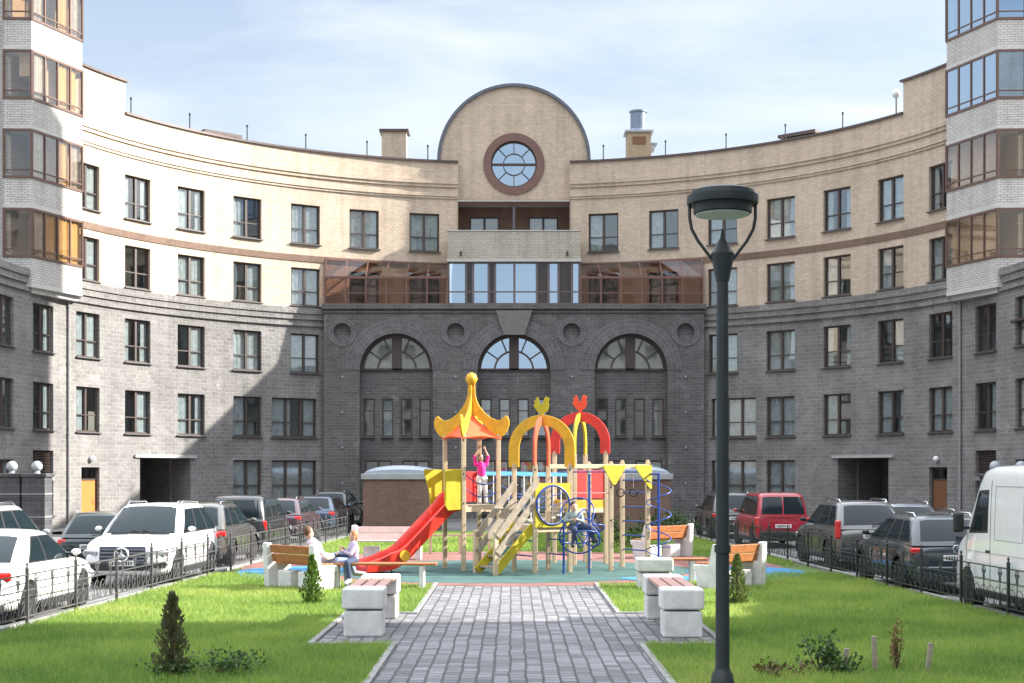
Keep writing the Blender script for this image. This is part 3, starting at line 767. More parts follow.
# footway in front of the building
pts = [((19.4)*math.sin(R_(a)) + BX, 19.4*math.cos(R_(a)) + BY) for a in range(-84, 85, 4)]
inn = [((17.2)*math.sin(R_(a)) + BX, 17.2*math.cos(R_(a)) + BY) for a in range(84, -85, -4)]
m = MB()
for i in range(len(pts) - 1):
    j = len(inn) - 1 - i; m.quad((*pts[i], .12), (*pts[i+1], .12), (*inn[j-1], .12), (*inn[j], .12)); m.quad((*inn[j], 0), (*inn[j-1], 0), (*inn[j-1], .12), (*inn[j], .12))
tag(m.build('footway', M_SLABS), kind='structure')
def blob(cx, cy, rx, ry, n=48, wob=.0, ph=0):
    return [(cx + rx*(1 + wob*math.sin(3*t + ph))*math.cos(t), cy + ry*(1 + wob*math.sin(2*t + ph))*math.sin(t)) for t in (2*PI*i/n for i in range(n))]
sheet('playground_surface', blob(0, 35.9, 6.7, 6.5), .100, M_RED)
sheet('playground_surface', blob(-.1, 34.2, 4.3, 4.25, wob=.05, ph=1), .104, M_TEAL)
sheet('playground_surface', blob(-5.2, 33.6, 1.25, 2.0, wob=.08), .108, M_BLUE)
sheet('playground_surface', blob(5.5, 33.3, 1.35, 2.2, wob=.08), .108, M_BLUE)
sheet('playground_surface', blob(3.6, 31.3, 1.2, .8, wob=.08), .112, M_BLUE)

# ------------------------------------------------------------------ grass
def lawn_mask(x, y):
    ok = (x > fx(y, -1) + .05) & (x < fx(y, 1) - .05)
    path = (x > PL_ - .06) & (x < PR_ + .06) & (y < 31)
    pad = (x > -2.77) & (x < 2.92) & (y > 19.45) & (y < 23.78)
    disc = ((x/6.75)**2 + ((y - 35.9)/6.55)**2) < 1
    return ok & ~path & ~pad & ~disc
gm, gnt, gb = new_mat('grass blades')
at = N(gnt, 'ShaderNodeAttribute', attribute_name='tone')
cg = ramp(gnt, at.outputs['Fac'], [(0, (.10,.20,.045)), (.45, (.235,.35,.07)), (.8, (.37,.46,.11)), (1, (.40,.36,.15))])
gnt.links.new(cg, gb.inputs['Base Color']); gb.inputs['Roughness'].default_value = .55; gb.inputs['Specular IOR Level'].default_value = .3
tl = N(gnt, 'ShaderNodeBsdfTranslucent'); gnt.links.new(cg, tl.inputs['Color'])
mx = N(gnt, 'ShaderNodeMixShader'); mx.inputs[0].default_value = .52
gnt.links.new(gb.outputs[0], mx.inputs[1]); gnt.links.new(tl.outputs[0], mx.inputs[2]); gnt.links.new(mx.outputs[0], gnt.nodes['Material Output'].inputs['Surface'])
def grass(y0, y1, dens, h, w, seed, xr=8.4):
    r = np.random.default_rng(seed); n = int(dens * (y1 - y0) * 2*xr)
    x = r.uniform(-xr, xr, n); y = r.uniform(y0, y1, n); k = lawn_mask(x, y); x, y = x[k], y[k]; n = len(x)
    clump = .5 + .5*np.sin(x*1.7 + 1.3*np.sin(y*1.1)) * np.cos(y*2.1 + np.sin(x*2.3))
    clump2 = .5 + .5*np.sin(x*5.1 + 2*np.sin(y*4.3)) * np.cos(y*6.1 + np.sin(x*5.3))
    hh = h * (.55 + .5*clump*.6 + .35*clump2 + .4*r.random(n)); ww = w * (.7 + .6*r.random(n)); a = r.uniform(0, PI, n)
    lx, ly = r.normal(0, .45, n)*hh, r.normal(0, .45, n)*hh
    v = np.zeros((n, 3, 3)); v[:, 0] = np.stack([x - np.cos(a)*ww/2, y - np.sin(a)*ww/2, np.full(n, .075)], 1)
    v[:, 1] = np.stack([x + np.cos(a)*ww/2, y + np.sin(a)*ww/2, np.full(n, .075)], 1); v[:, 2] = np.stack([x + lx, y + ly, .08 + hh], 1)
    me = bpy.data.meshes.new('grass'); me.vertices.add(n*3); me.vertices.foreach_set('co', v.reshape(-1).astype(np.float32))
    me.loops.add(n*3); me.loops.foreach_set('vertex_index', np.arange(n*3, dtype=np.int32))
    me.polygons.add(n); me.polygons.foreach_set('loop_start', np.arange(0, n*3, 3, dtype=np.int32)); me.polygons.foreach_set('loop_total', np.full(n, 3, dtype=np.int32))
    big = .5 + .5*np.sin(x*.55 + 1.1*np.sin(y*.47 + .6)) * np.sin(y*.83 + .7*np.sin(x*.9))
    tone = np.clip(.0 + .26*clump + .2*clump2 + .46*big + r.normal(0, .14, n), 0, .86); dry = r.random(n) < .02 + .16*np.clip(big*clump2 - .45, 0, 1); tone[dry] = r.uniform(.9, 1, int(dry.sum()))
    thin = (clump2*(1 - clump) > .46) & (r.random(n) < .7); hh = np.where(thin, hh*.35, hh); v[:, 2, 2] = .08 + hh
    at = me.attributes.new('tone', 'FLOAT', 'POINT'); at.data.foreach_set('value', np.repeat(tone, 3).astype(np.float32))
    me.update(); me.validate(); me.materials.append(gm)
    o = bpy.data.objects.new('grass', me); C.objects.link(o)
    return o
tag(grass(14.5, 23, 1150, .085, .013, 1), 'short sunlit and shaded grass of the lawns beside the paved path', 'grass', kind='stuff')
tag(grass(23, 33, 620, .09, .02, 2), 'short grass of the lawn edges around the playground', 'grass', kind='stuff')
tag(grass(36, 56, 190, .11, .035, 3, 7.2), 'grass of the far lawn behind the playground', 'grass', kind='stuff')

# ------------------------------------------------------------------ leafy plants
def leaf_mat(name, a, b):
    if name in MATS: return MATS[name]
    m, nt, bs = new_mat(name); oi = N(nt, 'ShaderNodeTexCoord')
    f = noise_fac(nt, oi.outputs['Object'], 40, 2); c = ramp(nt, f, [(.3, a), (.7, b)])
    nt.links.new(c, bs.inputs['Base Color']); bs.inputs['Roughness'].default_value = .6
    tl = N(nt, 'ShaderNodeBsdfTranslucent'); nt.links.new(c, tl.inputs['Color']); mx = N(nt, 'ShaderNodeMixShader'); mx.inputs[0].default_value = .25
    nt.links.new(bs.outputs[0], mx.inputs[1]); nt.links.new(tl.outputs[0], mx.inputs[2]); nt.links.new(mx.outputs[0], nt.nodes['Material Output'].inputs['Surface'])
    MATS[name] = m; return m
def conifer(x, y, h, r, mat, label, seed):
    rng = random.Random(seed); t = thing('conifer_shrub', label, 'shrub', (x, y, .08))
    b = MB(); b.lathe([(.03, 0), (.022, h*.5), (.006, h*.95)], 8); b.build('trunk', plain('shrub stem', (.07,.045,.03), .9), t)
    f = MB()
    for k in range(1700):
        a0 = rng.uniform(0, 2*PI); z = h * (rng.random()**1.25) * .98 + .03
        env = r * max(0, 1 - z/h)**.75 * min(1, .55 + z/h*2.2) * (.66 + .34*math.sin(z*23 + seed + 2.2*math.sin(a0*3)) )
        a = a0; q = env * math.sqrt(rng.uniform(.15, 1.1)) 
        p = Vector((q*math.cos(a), q*math.sin(a), z)); d = Vector((math.cos(a)*.55, math.sin(a)*.55, rng.uniform(.5, 1.3))).normalized()
        L = rng.uniform(.04, .085); sd = d.cross(Vector((rng.uniform(-1,1), rng.uniform(-1,1), .2))).normalized() * L*.2
        f.quad(p - sd*.6, p + d*L*.5 - sd, p + d*L, p + d*L*.5 + sd)
    f.build('foliage', mat, t, uvs=False)
conifer(PX(312, 25.3), 25.3, .85, .27, leaf_mat('bright conifer leaf', (.05,.11,.012), (.15,.24,.035)), 'small bright green cone-shaped conifer in front of the bench with the seated man', 3)
conifer(PX(172, 16.5), 16.5, .92, .27, leaf_mat('dull conifer leaf', (.06,.075,.03), (.17,.165,.08)), 'small dull olive conifer standing in the shaded lawn at the lower left', 5)
conifer(PX(737, 25.3), 25.3, .86, .3, leaf_mat('pale conifer leaf', (.06,.10,.02), (.17,.21,.06)), 'small pale green conifer half hidden behind the street lamp pole', 9)
def bush(x, y, rx, ry, h, n, leaf, mat, label, name, seed, stems=0):
    rng = random.Random(seed); t = thing(name, label, 'plant', (x, y, .08)); f = MB(); st = MB()
    cl = [(rng.uniform(-rx, rx)*.8, rng.uniform(-ry, ry)*.8, rng.uniform(.35, 1)*h) for _ in range(9)]
    for cx, cy, cz in cl: st.tube([(0, 0, 0), (cx*.8, cy*.8, cz*.5), (cx, cy, cz*.9)], [.008, .006, .003], 5)
    for k in range(n):
        c = rng.choice(cl); p = Vector((c[0] + rng.gauss(0, rx*.22), c[1] + rng.gauss(0, ry*.22), max(.02, c[2]*rng.random()**.6 + rng.gauss(0, h*.08))))
        d = Vector((rng.uniform(-1,1), rng.uniform(-1,1), rng.uniform(-.2,1))).normalized(); L = leaf*rng.uniform(.6, 1.3)
        sd = d.cross(Vector((rng.uniform(-1,1), rng.uniform(-1,1), rng.uniform(-1,1)))).normalized()*L*.3
        f.quad(p, p + d*L*.5 - sd, p + d*L, p + d*L*.5 + sd)
    f.build('foliage', mat, t, uvs=False); st.build('stems', plain('shrub stem', (.07,.045,.03), .9), t)
M_LEAF = leaf_mat('dark leaf', (.025,.06,.012), (.07,.125,.03)); M_LEAFR = leaf_mat('reddish leaf', (.10,.045,.02), (.12,.10,.03)); M_LEAFD = leaf_mat('dry leaf', (.16,.10,.035), (.26,.17,.07))
bush(PX(205, 16.7), 16.6, .62, .35, .28, 900, .05, M_LEAF, 'low dark creeping juniper spreading over the grass at the lower left corner', 'low_shrub', 4)
bush(PX(822, 16.6), 16.7, .22, .2, .5, 260, .07, M_LEAF, 'upright leafy weed, tallest of the clump in the lower right lawn', 'leafy_plant', 6)
bush(PX(850, 16.5), 16.5, .3, .2, .26, 300, .06, M_LEAF, 'low leafy weed around the short wooden stakes', 'leafy_plant', 7)
bush(PX(783, 16.5), 16.5, .3, .2, .2, 240, .055, M_LEAFR, 'low reddish weed nearest the street lamp in the lower right lawn', 'leafy_plant', 8)
bush(PX(897, 17), 17, .07, .07, .68, 260, .045, M_LEAFD, 'tall dry brown stalk between two wooden stakes', 'dry_plant', 12)
bush(PX(623, 45), 45, .7, .5, 1.0, 600, .12, M_LEAF, 'round green bush behind the climbing frame ladder', 'bush', 13)
bush(PX(668, 52), 52, 1.1, .6, 1.0, 700, .14, M_LEAF, 'dark bush in front of the building behind the right bench', 'bush', 14)
M_STAKE = plain('weathered wood stake', (.28,.24,.19), .9, var=.25, scale=12)
for x, y, h, tl, lab in ((846, 17.0, .27, .05, 'short weathered wooden stake, left of the three in the lower right lawn'), (874.5, 16.8, .44, -.03, 'taller pale wooden stake, middle of the three in the lower right lawn'), (929, 16.8, .36, .12, 'tilted wooden stake, right of the three in the lower right lawn')):
    b = MB(); b.box((0, 0, h/2), (.055, .05, h), ry=tl); tag(b.build('wooden_stake', M_STAKE, loc=(PX(x, y), y, .07), bevel=.006), lab, 'stake')

# ------------------------------------------------------------------ iron fences
M_IRON = plain('black fence paint', (.022,.028,.028), .45)
M_IRONL = plain('paler fence paint', (.075,.072,.075), .5)  # paler grey, for the left fence
pm = MB(); pm.box((0, 0, .44), (.045, .045, .88)); pm.lathe([(.035, .88), (.035, .9), (.012, .93), (.026, .96), (.004, 1.0)], 8)
post_l, post_r = pm.mesh('post', M_IRONL), pm.mesh('post', M_IRON)
def panel_mesh(L, mat):
    p = MB(); r = .0062
    for z, w in ((.80, .022), (.56, .016), (.16, .022)): p.box((L/2, 0, z), (L - .04, .016, w))
    n = 3
    for i in range(n):
        x = L*(i + .5)/n                                  # lyre shapes under the top rail
        for s in (-1, 1):
            p.tube([(x + s*.03, 0, .80), (x + s*.075, 0, .75), (x + s*.06, 0, .68), (x + s*.025, 0, .64), (x + s*.05, 0, .57)], r, 5)
            p.tube([(x + s*.035*math.cos(t) + s*.06, 0, .70 + .035*math.sin(t)) for t in np.linspace(0, 5.2, 8)], r*.8, 5)
        p.box((x, 0, .48), (.012, .012, .64))
    m = 7
    for i in range(m):
        x = L*(i + .5)/m; d = L/m/2 - .012
        p.tube([(x - d, 0, .16), (x - d, 0, .36), (x - d*.7, 0, .44), (x, 0, .48), (x + d*.7, 0, .44), (x + d, 0, .36), (x + d, 0, .16)], r, 5)
        p.tube([(x + .045*math.cos(t), 0, .34 + .045*math.sin(t)) for t in np.linspace(0, 2*PI, 9)[:-1]], r*.9, 5, True)
        p.tube([(x - d*.6, 0, .16), (x - d*.4, 0, .24), (x, 0, .28), (x + d*.4, 0, .24), (x + d*.6, 0, .16)], r*.9, 5)
    return p.mesh('panel', mat)
for s, y0, lab, mat, pmsh in ((-1, 17.8, 'low ornamental grey iron fence between the left lawn and the cars parked on the left', M_IRONL, post_l), (1, 17.0, 'low ornamental black iron fence between the right lawn and the cars parked on the right', M_IRON, post_r)):
    t = thing('iron_fence', lab, 'fence', (0, 0, .06)); st = 2.1; n = 17
    ang = math.atan2(1, .052*(1 if s < 0 else -1)); pmesh = panel_mesh(st*1.0014, mat)
    for i in range(n):
        y = y0 + st*i; part('post', pmsh, t, (fx(y, s), y, 0), ang)
        if i < n - 1: part('panel', pmesh, t, (fx(y, s), y, 0), ang)

# ------------------------------------------------------------------ gate piers
M_PIER = bricks('dark pier stone', (.075,.075,.082), (.11,.11,.118), (.15,.15,.15), .45, .2, .012, stain=.2, rock=.4, bmp=.5)
for x, lab in ((PX(12, 50), 'banded dark stone gate pier with white ball lamp at the left picture edge'), (PX(37, 50), 'banded dark stone gate pier with white ball lamp, nearer the orange door'),
               (PX(995, 50), 'gate pier whose white ball lamp shows above the front of the white van roof'), (PX(1021, 50), 'gate pier whose white ball lamp shows at the right picture edge')):
    t = thing('gate_pier', lab, 'gate pier', (x, 50, 0))
    b = MB(); b.box((0, 0, 1.15), (.8, .8, 2.3)); b.build('shaft', M_PIER, t)
    for z in (.9, 1.7):
        b = MB(); b.box((0, 0, z), (.82, .82, .06)); b.build('band', plain('grey pier band', (.2,.2,.205), .8), t)
    b = MB(); b.box((0, 0, 2.35), (.95, .95, .12)); b.build('cap', M_PIER, t, bevel=.02)
    b = MB(); b.lathe([(.12, 2.41), (.09, 2.5)], 12); b.ball((0, 0, 2.66), .19, 16, 12); b.build('ball_lamp', plain('frosted ball glass', (.36,.38,.42), .3), t, smooth=40)

# ------------------------------------------------------------------ low brick ramp houses with vaulted light roofs
M_VAULT = plain('milky vault roofing', (.34,.39,.46), .3, var=.1)
for x0, x1, lab in ((PX(363, 58.5), PX(437, 58.5), 'low brown brick ramp house with a pale vaulted roof, left one behind the red slide'), (PX(602, 58.5), PX(671, 58.5), 'low brown brick ramp house with a pale vaulted roof, right one behind the climbing frame')):
    t = thing('ramp_house', lab, 'ramp house', ((x0 + x1)/2, 58.5, 0)); w = x1 - x0
    b = MB(); b.box((0, 2, 1.08), (w, 4, 2.16)); b.build('wall', M_BROWNB, t)
    b = MB(); b.box((0, 2, 2.28), (w + .16, 4.16, .24)); b.build('rim', plain('grey rim', (.33,.33,.33), .8), t, bevel=.02)
    b = MB(); rows = []
    for y in (.02, .25, 3.75, 3.98):
        q = .5 if y in (.02, 3.98) else 1; rows.append([(-w/2*.97*math.cos(PI*i/16), y, 2.40 + .34*q*math.sin(PI*i/16)) for i in range(17)])
    b.grid(rows, False, True); b.build('vault', M_VAULT, t, smooth=40)

# ------------------------------------------------------------------ street lamp
M_LAMP = plain('dark green lamp paint', (.011,.018,.021), .5, var=.3, scale=3)
t = thing('street_lamp', 'tall dark green street lamp with round disc head on two curved arms', 'street lamp', (PX(722.5, 15.3), 15.3, .075))
b = MB(); b.lathe([(.17, .0), (.17, .08), (.13, .1), (.11, .2), (.085, .24), (.077, .28), (.072, 1.5), (.088, 1.5), (.088, 1.58), (.072, 1.58), (.062, 4.45)], 24); b.build('pole', M_LAMP, t, smooth=35)
b = MB(); b.lathe([(.07, 4.4), (.115, 4.62), (.125, 4.7), (.095, 4.74), (.07, 4.8), (.028, 4.86), (.012, 4.94), (.002, 4.96)], 16); b.build('collar', M_LAMP, t, smooth=35)
for s in (-1, 1):
    b = MB(); b.tube([(s*x, 0, z) for x, z in ((.1, 4.62), (.16, 4.7), (.26, 4.83), (.33, 4.96), (.352, 5.08), (.352, 5.24))], .017, 8); b.build('arm', M_LAMP, t, smooth=60)
b = MB(); b.lathe([(.28, 5.12), (.31, 5.13), (.315, 5.22), (.375, 5.22), (.38, 5.24), (.38, 5.31), (.34, 5.32), (.335, 5.36), (.29, 5.38), (.02, 5.39)], 40)
lh = b.build('lamp_head', M_LAMP, t, smooth=30)
b = MB(); b.lathe([(.285, 5.106), (.285, 5.119)], 32); b.build('lamp_glass', plain('frosted lamp glass', (.35,.42,.4), .3), lh)

# ------------------------------------------------------------------ benches
M_WCONC = plain('white painted concrete', (.60,.595,.58), .8, var=.2, bmp=.5, scale=3.5)
M_WOOD = plain('orange bench wood', (.36,.135,.045), .5, var=.22, scale=9)
M_WOODP = plain('faded bench wood', (.42,.24,.20), .55, var=.2, scale=9)
def block(parent, y, w=.6, d=.55, h=.7, name='support'):
    b = MB(); b.box((0, y, h*.27), (w*.92, d*.92, h*.54)); b.box((0, y, h*.78), (w, d, h*.42)); b.box((0, y, .03), (w*.8, d*.8, .06))
    return b.build(name, M_WCONC, parent, bevel=.035, seg=3)
def slat_bench(x, y0, y1, label):
    t = thing('slatted_bench', label, 'bench', (x, y0, .09), group='low benches beside the path'); L = y1 - y0
    block(t, .27); block(t, L)
    for k in range(3):
        b = MB(); b.box((-.19 + .19*k, (L + .27)/2, .665), (.15, L - .27 - .57, .045)); b.build('slat', M_WOODP, t, bevel=.008)
slat_bench(-2.12, 20.3, 23.1, 'low reddish slatted bench on two white concrete blocks, left of the paved path')
slat_bench(2.42, 20.2, 23.0, 'low reddish slatted bench on two white concrete blocks, right of the paved path')
t = thing('concrete_bin', 'white two-tier concrete bin standing alone beyond the right slatted bench', 'litter bin', (PX(654, 28.8), 28.8, .1)); block(t, 0, .72, .62, .62, 'body')
def back_bench(x, y, s, label, ang=43, L=1.48, wood=M_WOOD, end='support'):
    """bench with raised back; s=1 left copy (seat towards the right)"""
    t = thing('park_bench', label, 'bench', (x, y, .09), group='concrete-ended benches round the playground')
    t.rotation_euler.z = math.atan2(-.68*s*1, .73) if ang == 43 else R_(ang)          # local +y = facing
    for k in (-1, 1):
        b = MB(); prof = [(-.27, 0), (.2, 0), (.22, .36), (.3, .38), (.3, .5), (-.1, .5), (-.2, .92), (-.32, .92), (-.30, .4)]
        M = Matrix.Rotation(PI/2, 4, 'Z'); b.plate([(p, z) for p, z in prof], M, .16); b.build(end, M_WCONC, t, bevel=.02, loc=(k*(L/2), 0, 0))
    for z, y_ in ((.62, -.175), (.80, -.215)):
        b = MB(); b.box((0, y_, z), (L - .15, .035, .17), rx=.22); b.build('backrest', wood, t, bevel=.008)
    for y_ in (-.02, .11, .24):
        b = MB(); b.box((0, y_, .515), (L - .02, .12, .04)); b.build('slat', wood, t, bevel=.008)
    for k in (-1, 1):
        b = MB(); b.box((k*L*.22, 0, .18), (.42, .3, .36)); b.build('pedestal', M_WCONC, t, bevel=.02)
    return t
back_bench(PX(300, 28.8), 28.8, 1, 'orange wood bench with white concrete ends where the man in white sits')
back_bench(PX(730, 29.1), 29.1, -1, 'orange wood bench with white concrete ends behind the street lamp pole')
back_bench(PX(662, 39.5), 39.5, -1, 'smaller looking far bench with orange back, beyond the climbing spiral', 43, 1.8)
back_bench(PX(386, 38.5), 38.5, 1, 'faded pink and white bench facing the camera behind the red slide', 180, 1.75, plain('washed out bench paint', (.62,.45,.42), .6))
def plank_bench(x0, x1, y, label):
    t = thing('plank_bench', label, 'bench', ((x0 + x1)/2, y, .1), group='backless plank benches'); L = x1 - x0
    for k in range(3):
        b = MB(); b.box((0, -.14 + .14*k, .50), (L, .125, .045)); b.build('slat', M_WOOD, t, bevel=.008)
    for s in (-1, 1):
        b = MB(); b.box((s*(L/2 - .3), 0, .24), (.1, .38, .47)); b.build('leg', M_WCONC, t, bevel=.015)
plank_bench(PX(322, 28.75), PX(437, 28.75), 28.75, 'backless bench with an orange plank seat and white legs under the red haired child')
plank_bench(PX(640, 30.3), PX(706, 30.3), 30.3, 'backless bench with an orange plank seat and white legs by the white bin')
# low wooden rail behind the playground
M_POST = plain('pale pine post', (.52,.40,.26), .6, var=.14, scale=7)
t = thing('rail_fence', 'low pale wooden rail fence behind the playground on the left', 'fence', (0, 41.2, .09))
for x in (-3.2, -2.35, -1.5, -.65, .2):
    b = MB(); b.box((x, 0, .25), (.08, .08, .5)); b.build('post', M_POST, t)
b = MB(); b.box((-1.5, 0, .54), (3.7, .1, .07)); b.build('rail', M_POST, t)
# ------------------------------------------------------------------ playground climbing structure
M_YEL = plain('yellow play board', (.62,.33,.015), .5, var=.2, scale=3)
M_LEMON = plain('lemon play board', (.46,.37,.015), .5, var=.2, scale=3)
M_ORP = plain('orange roof panel', (.78,.11,.03), .55, var=.16, scale=3)
M_REDP = plain('red play board', (.60,.03,.025), .5, var=.2, scale=3)
M_SLIDE = plain('red slide plastic', (.66,.035,.02), .34, var=.18, scale=3)
M_BLUET = plain('blue steel tube', (.012,.05,.26), .35, var=.08)
M_BLUEB = plain('sky blue board', (.06,.27,.55), .45)
M_PLANK = plain('weathered play plank', (.29,.24,.185), .75, var=.3, scale=8)
M_DECK = plain('play deck board', (.42,.36,.28), .7, var=.2)
M_ROPE = plain('blue rope', (.02,.05,.20), .8)
GX = .10                                                   # top of the rubber ground
play = thing('playground_structure', 'large wooden climbing structure with yellow pagoda roof, coloured arches, stairs and red slide', 'playground', (0, 34.5, GX))
def W(x, y, z): return (x, y - 34.5, z - GX)
OFF = {'l': (-.65, .17), 'f': (-.17, -.65), 'r': (.65, -.17), 'b': (.17, .65)}
def corner(cx, cy, k): return (cx + OFF[k][0], cy + OFF[k][1])
def post(p, z1, w=.1):
    b = MB(); b.box((0, 0, (z1 - GX)/2), (w, w, z1 - GX)); b.box((0, 0, z1 - GX + .02), (w*.7, w*.7, .04))
    return b.build('post', M_POST, play, bevel=.012, loc=W(p[0], p[1], GX), rz=R_(14.6))
T1, T2, T3 = (-.98, 34.6), (.70, 33.6), (1.745, 36.7)
for k in 'lfrb': post(corner(*T1, k), 3.32)
for k, z in (('l', 2.62), ('r', 2.62), ('f', 2.6), ('b', 2.6)): post(corner(*T2, k), z)
for k, z in (('l', 2.95), ('r', 2.95), ('f', 2.9), ('b', 2.9)): post(corner(*T3, k), z)
def deck(T, z):
    b = MB(); b.slab([W(*corner(*T, k), 0)[:2] for k in 'lfrb'], z - GX - .06, z - GX); b.build('deck', M_DECK, play)
    for a, c in (('l', 'f'), ('f', 'r'), ('r', 'b'), ('b', 'l')):
        b = MB(); b.bar(W(*corner(*T, a), z - .1), W(*corner(*T, c), z - .1), .04, .12); b.build('deck_beam', M_POST, play)
deck(T1, 1.66); deck(T2, 1.22); deck(T3, 1.58)
# pagoda roof: four fins over the posts, orange panels between
FIN = [(0,3.84),(0,4.62),(.085,4.56),(.095,4.32),(.14,4.16),(.2,4.04),(.34,3.87),(.5,3.75),(.63,3.70),(.72,3.70),(.79,3.75),(.85,3.81),(.91,3.78),(.945,3.68),(.94,3.55),(.88,3.42),(.8,3.32),(.72,3.28),(.6,3.33),(.45,3.45),(.3,3.62),(.15,3.78)]
for k in 'lfrb':
    a = math.atan2(OFF[k][1], OFF[k][0])
    b = MB(); b.plate([(x, z) for x, z in FIN], Matrix.Identity(4), .05); b.build('roof_fin', M_YEL, play, loc=W(*T1, 0), rz=a, bevel=.006)
b = MB(); b.lathe([(.02, -.155), (.09, -.13), (.15, 0), (.1, .12), (.02, .155)], 16); b.build('roof_knob', M_YEL, play, loc=W(*T1, 4.7), smooth=60)
for ka, kb in (('l', 'f'), ('f', 'r'), ('r', 'b'), ('b', 'l')):
    a0, a1 = math.atan2(OFF[ka][1], OFF[ka][0]), math.atan2(OFF[kb][1], OFF[kb][0])
    if a1 < a0: a1 += 2*PI
    rows = []
    for i in range(9):
        t = i/8; r = .03 + .74*t; zz = 3.86 - .60*t**.75; row = []
        for j in range(9):
            u = j/8; a = a0 + (a1 - a0)*u; sag = math.sin(PI*u); rr = r * math.cos(PI/4)/math.cos(a - a0 - PI/4) * (1 - .03*sag)
            row.append((rr*math.cos(a), rr*math.sin(a), zz + .05*sag*t - GX))
        rows.append(row)
    b = MB(); b.grid(rows); lo = [[(p[0], p[1], p[2] - .02) for p in r] for r in rows]; b.grid(lo)
    b.build('roof_panel', M_ORP, play, loc=W(*T1, GX), smooth=50)
# crossing arches with bird finials
def arch(T, ka, kb, r, zb, ztop, wid, mat, th=.055):
    (x0, y0), (x1, y1) = corner(*T, ka), corner(*T, kb); a = math.atan2(y1 - y0, x1 - x0); ri = r - wid; zc = ztop - r
    poly = [(-r, zb)] + [(-r*math.cos(PI*i/28), zc + r*math.sin(PI*i/28)) for i in range(29)] + [(r, zb)]
    poly += [(r - wid*.2, zb - .05), (ri + wid*.2, zb - .05), (ri, zb)] + [(ri*math.cos(PI*i/28), zc + ri*math.sin(PI*i/28)) for i in range(29)] + [(-ri, zb), (-ri - wid*.2, zb - .05), (-r + wid*.2, zb - .05)]
    b = MB(); n = len(poly); pts = poly
    # strip of quads so that the concave outline fills well
    out = [(-r, zb)] + [(-r*math.cos(PI*i/28), zc + r*math.sin(PI*i/28)) for i in range(29)] + [(r, zb)]
    inn = [(-ri, zb)] + [(-ri*math.cos(PI*i/28), zc + ri*math.sin(PI*i/28)) for i in range(29)] + [(ri, zb)]
    rows = [[(o[0], -th/2, o[1]), (i[0], -th/2, i[1]), (i[0], th/2, i[1]), (o[0], th/2, o[1])] for o, i in zip(out, inn)]
    b.grid(rows, True, True)
    b.build('arch', mat, play, loc=W(*T, 0), rz=a, bevel=.008)
arch(T2, 'l', 'r', .80, 2.56, 3.79, .25, M_YEL); arch(T2, 'f', 'b', .80, 2.6, 3.76, .2, plain('coral arch', (.62,.10,.045), .45))
arch(T3, 'l', 'r', .78, 2.92, 3.99, .25, M_REDP); arch(T3, 'f', 'b', .78, 2.9, 3.96, .2, M_LEMON)
BIRD = [(-.03,0),(.03,0),(.05,.07),(.12,.10),(.16,.18),(.17,.27),(.15,.33),(.18,.38),(.16,.43),(.12,.42),(.10,.46),(.06,.41),(.04,.33),(.0,.27),(-.05,.30),(-.06,.37),(-.09,.44),(-.14,.42),(-.13,.36),(-.18,.36),(-.16,.29),(-.19,.24),(-.15,.17),(-.10,.10),(-.05,.07)]
for T, z, mt, sc in ((T2, 3.76, M_LEMON, 1.02), (T3, 3.97, plain('vermilion finial', (.78,.075,.025), .45), 1.02)):
    b = MB(); b.plate([(x*sc, zz*sc) for x, zz in BIRD], Matrix.Identity(4), .04); b.build('bird_finial', mt, play, loc=W(*T, z), bevel=.006, rz=.1)
# slide
d1 = Vector((-.863, -.505, 0)); n1 = Vector((.505, -.863, 0))
e0 = Vector((T1[0] - .41, T1[1] - .24, 1.66))
prof = [(0, 0), (.12, -.03), (.3, -.14), (1.35, -1.14), (1.62, -1.33), (1.9, -1.40), (2.42, -1.41)]
rows = []
fine = []
for (a, b_), (c, d) in zip(prof, prof[1:]):
    for i in range(4): fine.append((a + (c-a)*i/4, b_ + (d-b_)*i/4))
fine.append(prof[-1]); 
for _ in range(2): fine = [fine[0]] + [((fine[i-1][0] + 2*fine[i][0] + fine[i+1][0])/4, (fine[i-1][1] + 2*fine[i][1] + fine[i+1][1])/4) for i in range(1, len(fine)-1)] + [fine[-1]]
for i, (s, z) in enumerate(fine):
    hs = .27 if i < len(fine) - 6 else .27 - .034*(i - len(fine) + 6)
    if s < .35: hs = .33
    c = e0 + d1*s + Vector((0, 0, z)); row = []
    for u, h in ((-.36, hs), (-.32, hs + .03), (-.29, hs), (-.26, .04), (-.13, 0), (.13, 0), (.26, .04), (.29, hs), (.32, hs + .03), (.36, hs), (.32, -.11), (-.32, -.11)):
        q = c + n1*u + Vector((0, 0, h)); row.append(W(q.x, q.y, q.z))
    rows.append(row)
b = MB(); b.grid(rows, True, True); sl = b.build('slide', M_SLIDE, play, smooth=50)
q = e0 + d1*1.5 + n1*.375 + Vector((0, 0, -1.16))
b = MB(); b.lathe([(.13, -.015), (.13, .015)], 20, axis='Y'); b.build('disc', M_YEL, sl, loc=W(q.x, q.y, q.z), rz=math.atan2(n1.y, n1.x) + PI/2)
q = e0 + d1*1.75 + Vector((0, 0, -1.5))
for s in (-.18, .18):
    b = MB(); b.tube([W(q.x + n1.x*s, q.y + n1.y*s, GX), W(q.x + n1.x*s, q.y + n1.y*s, .24)], .02, 8); b.build('slide_leg', M_BLUET, play)
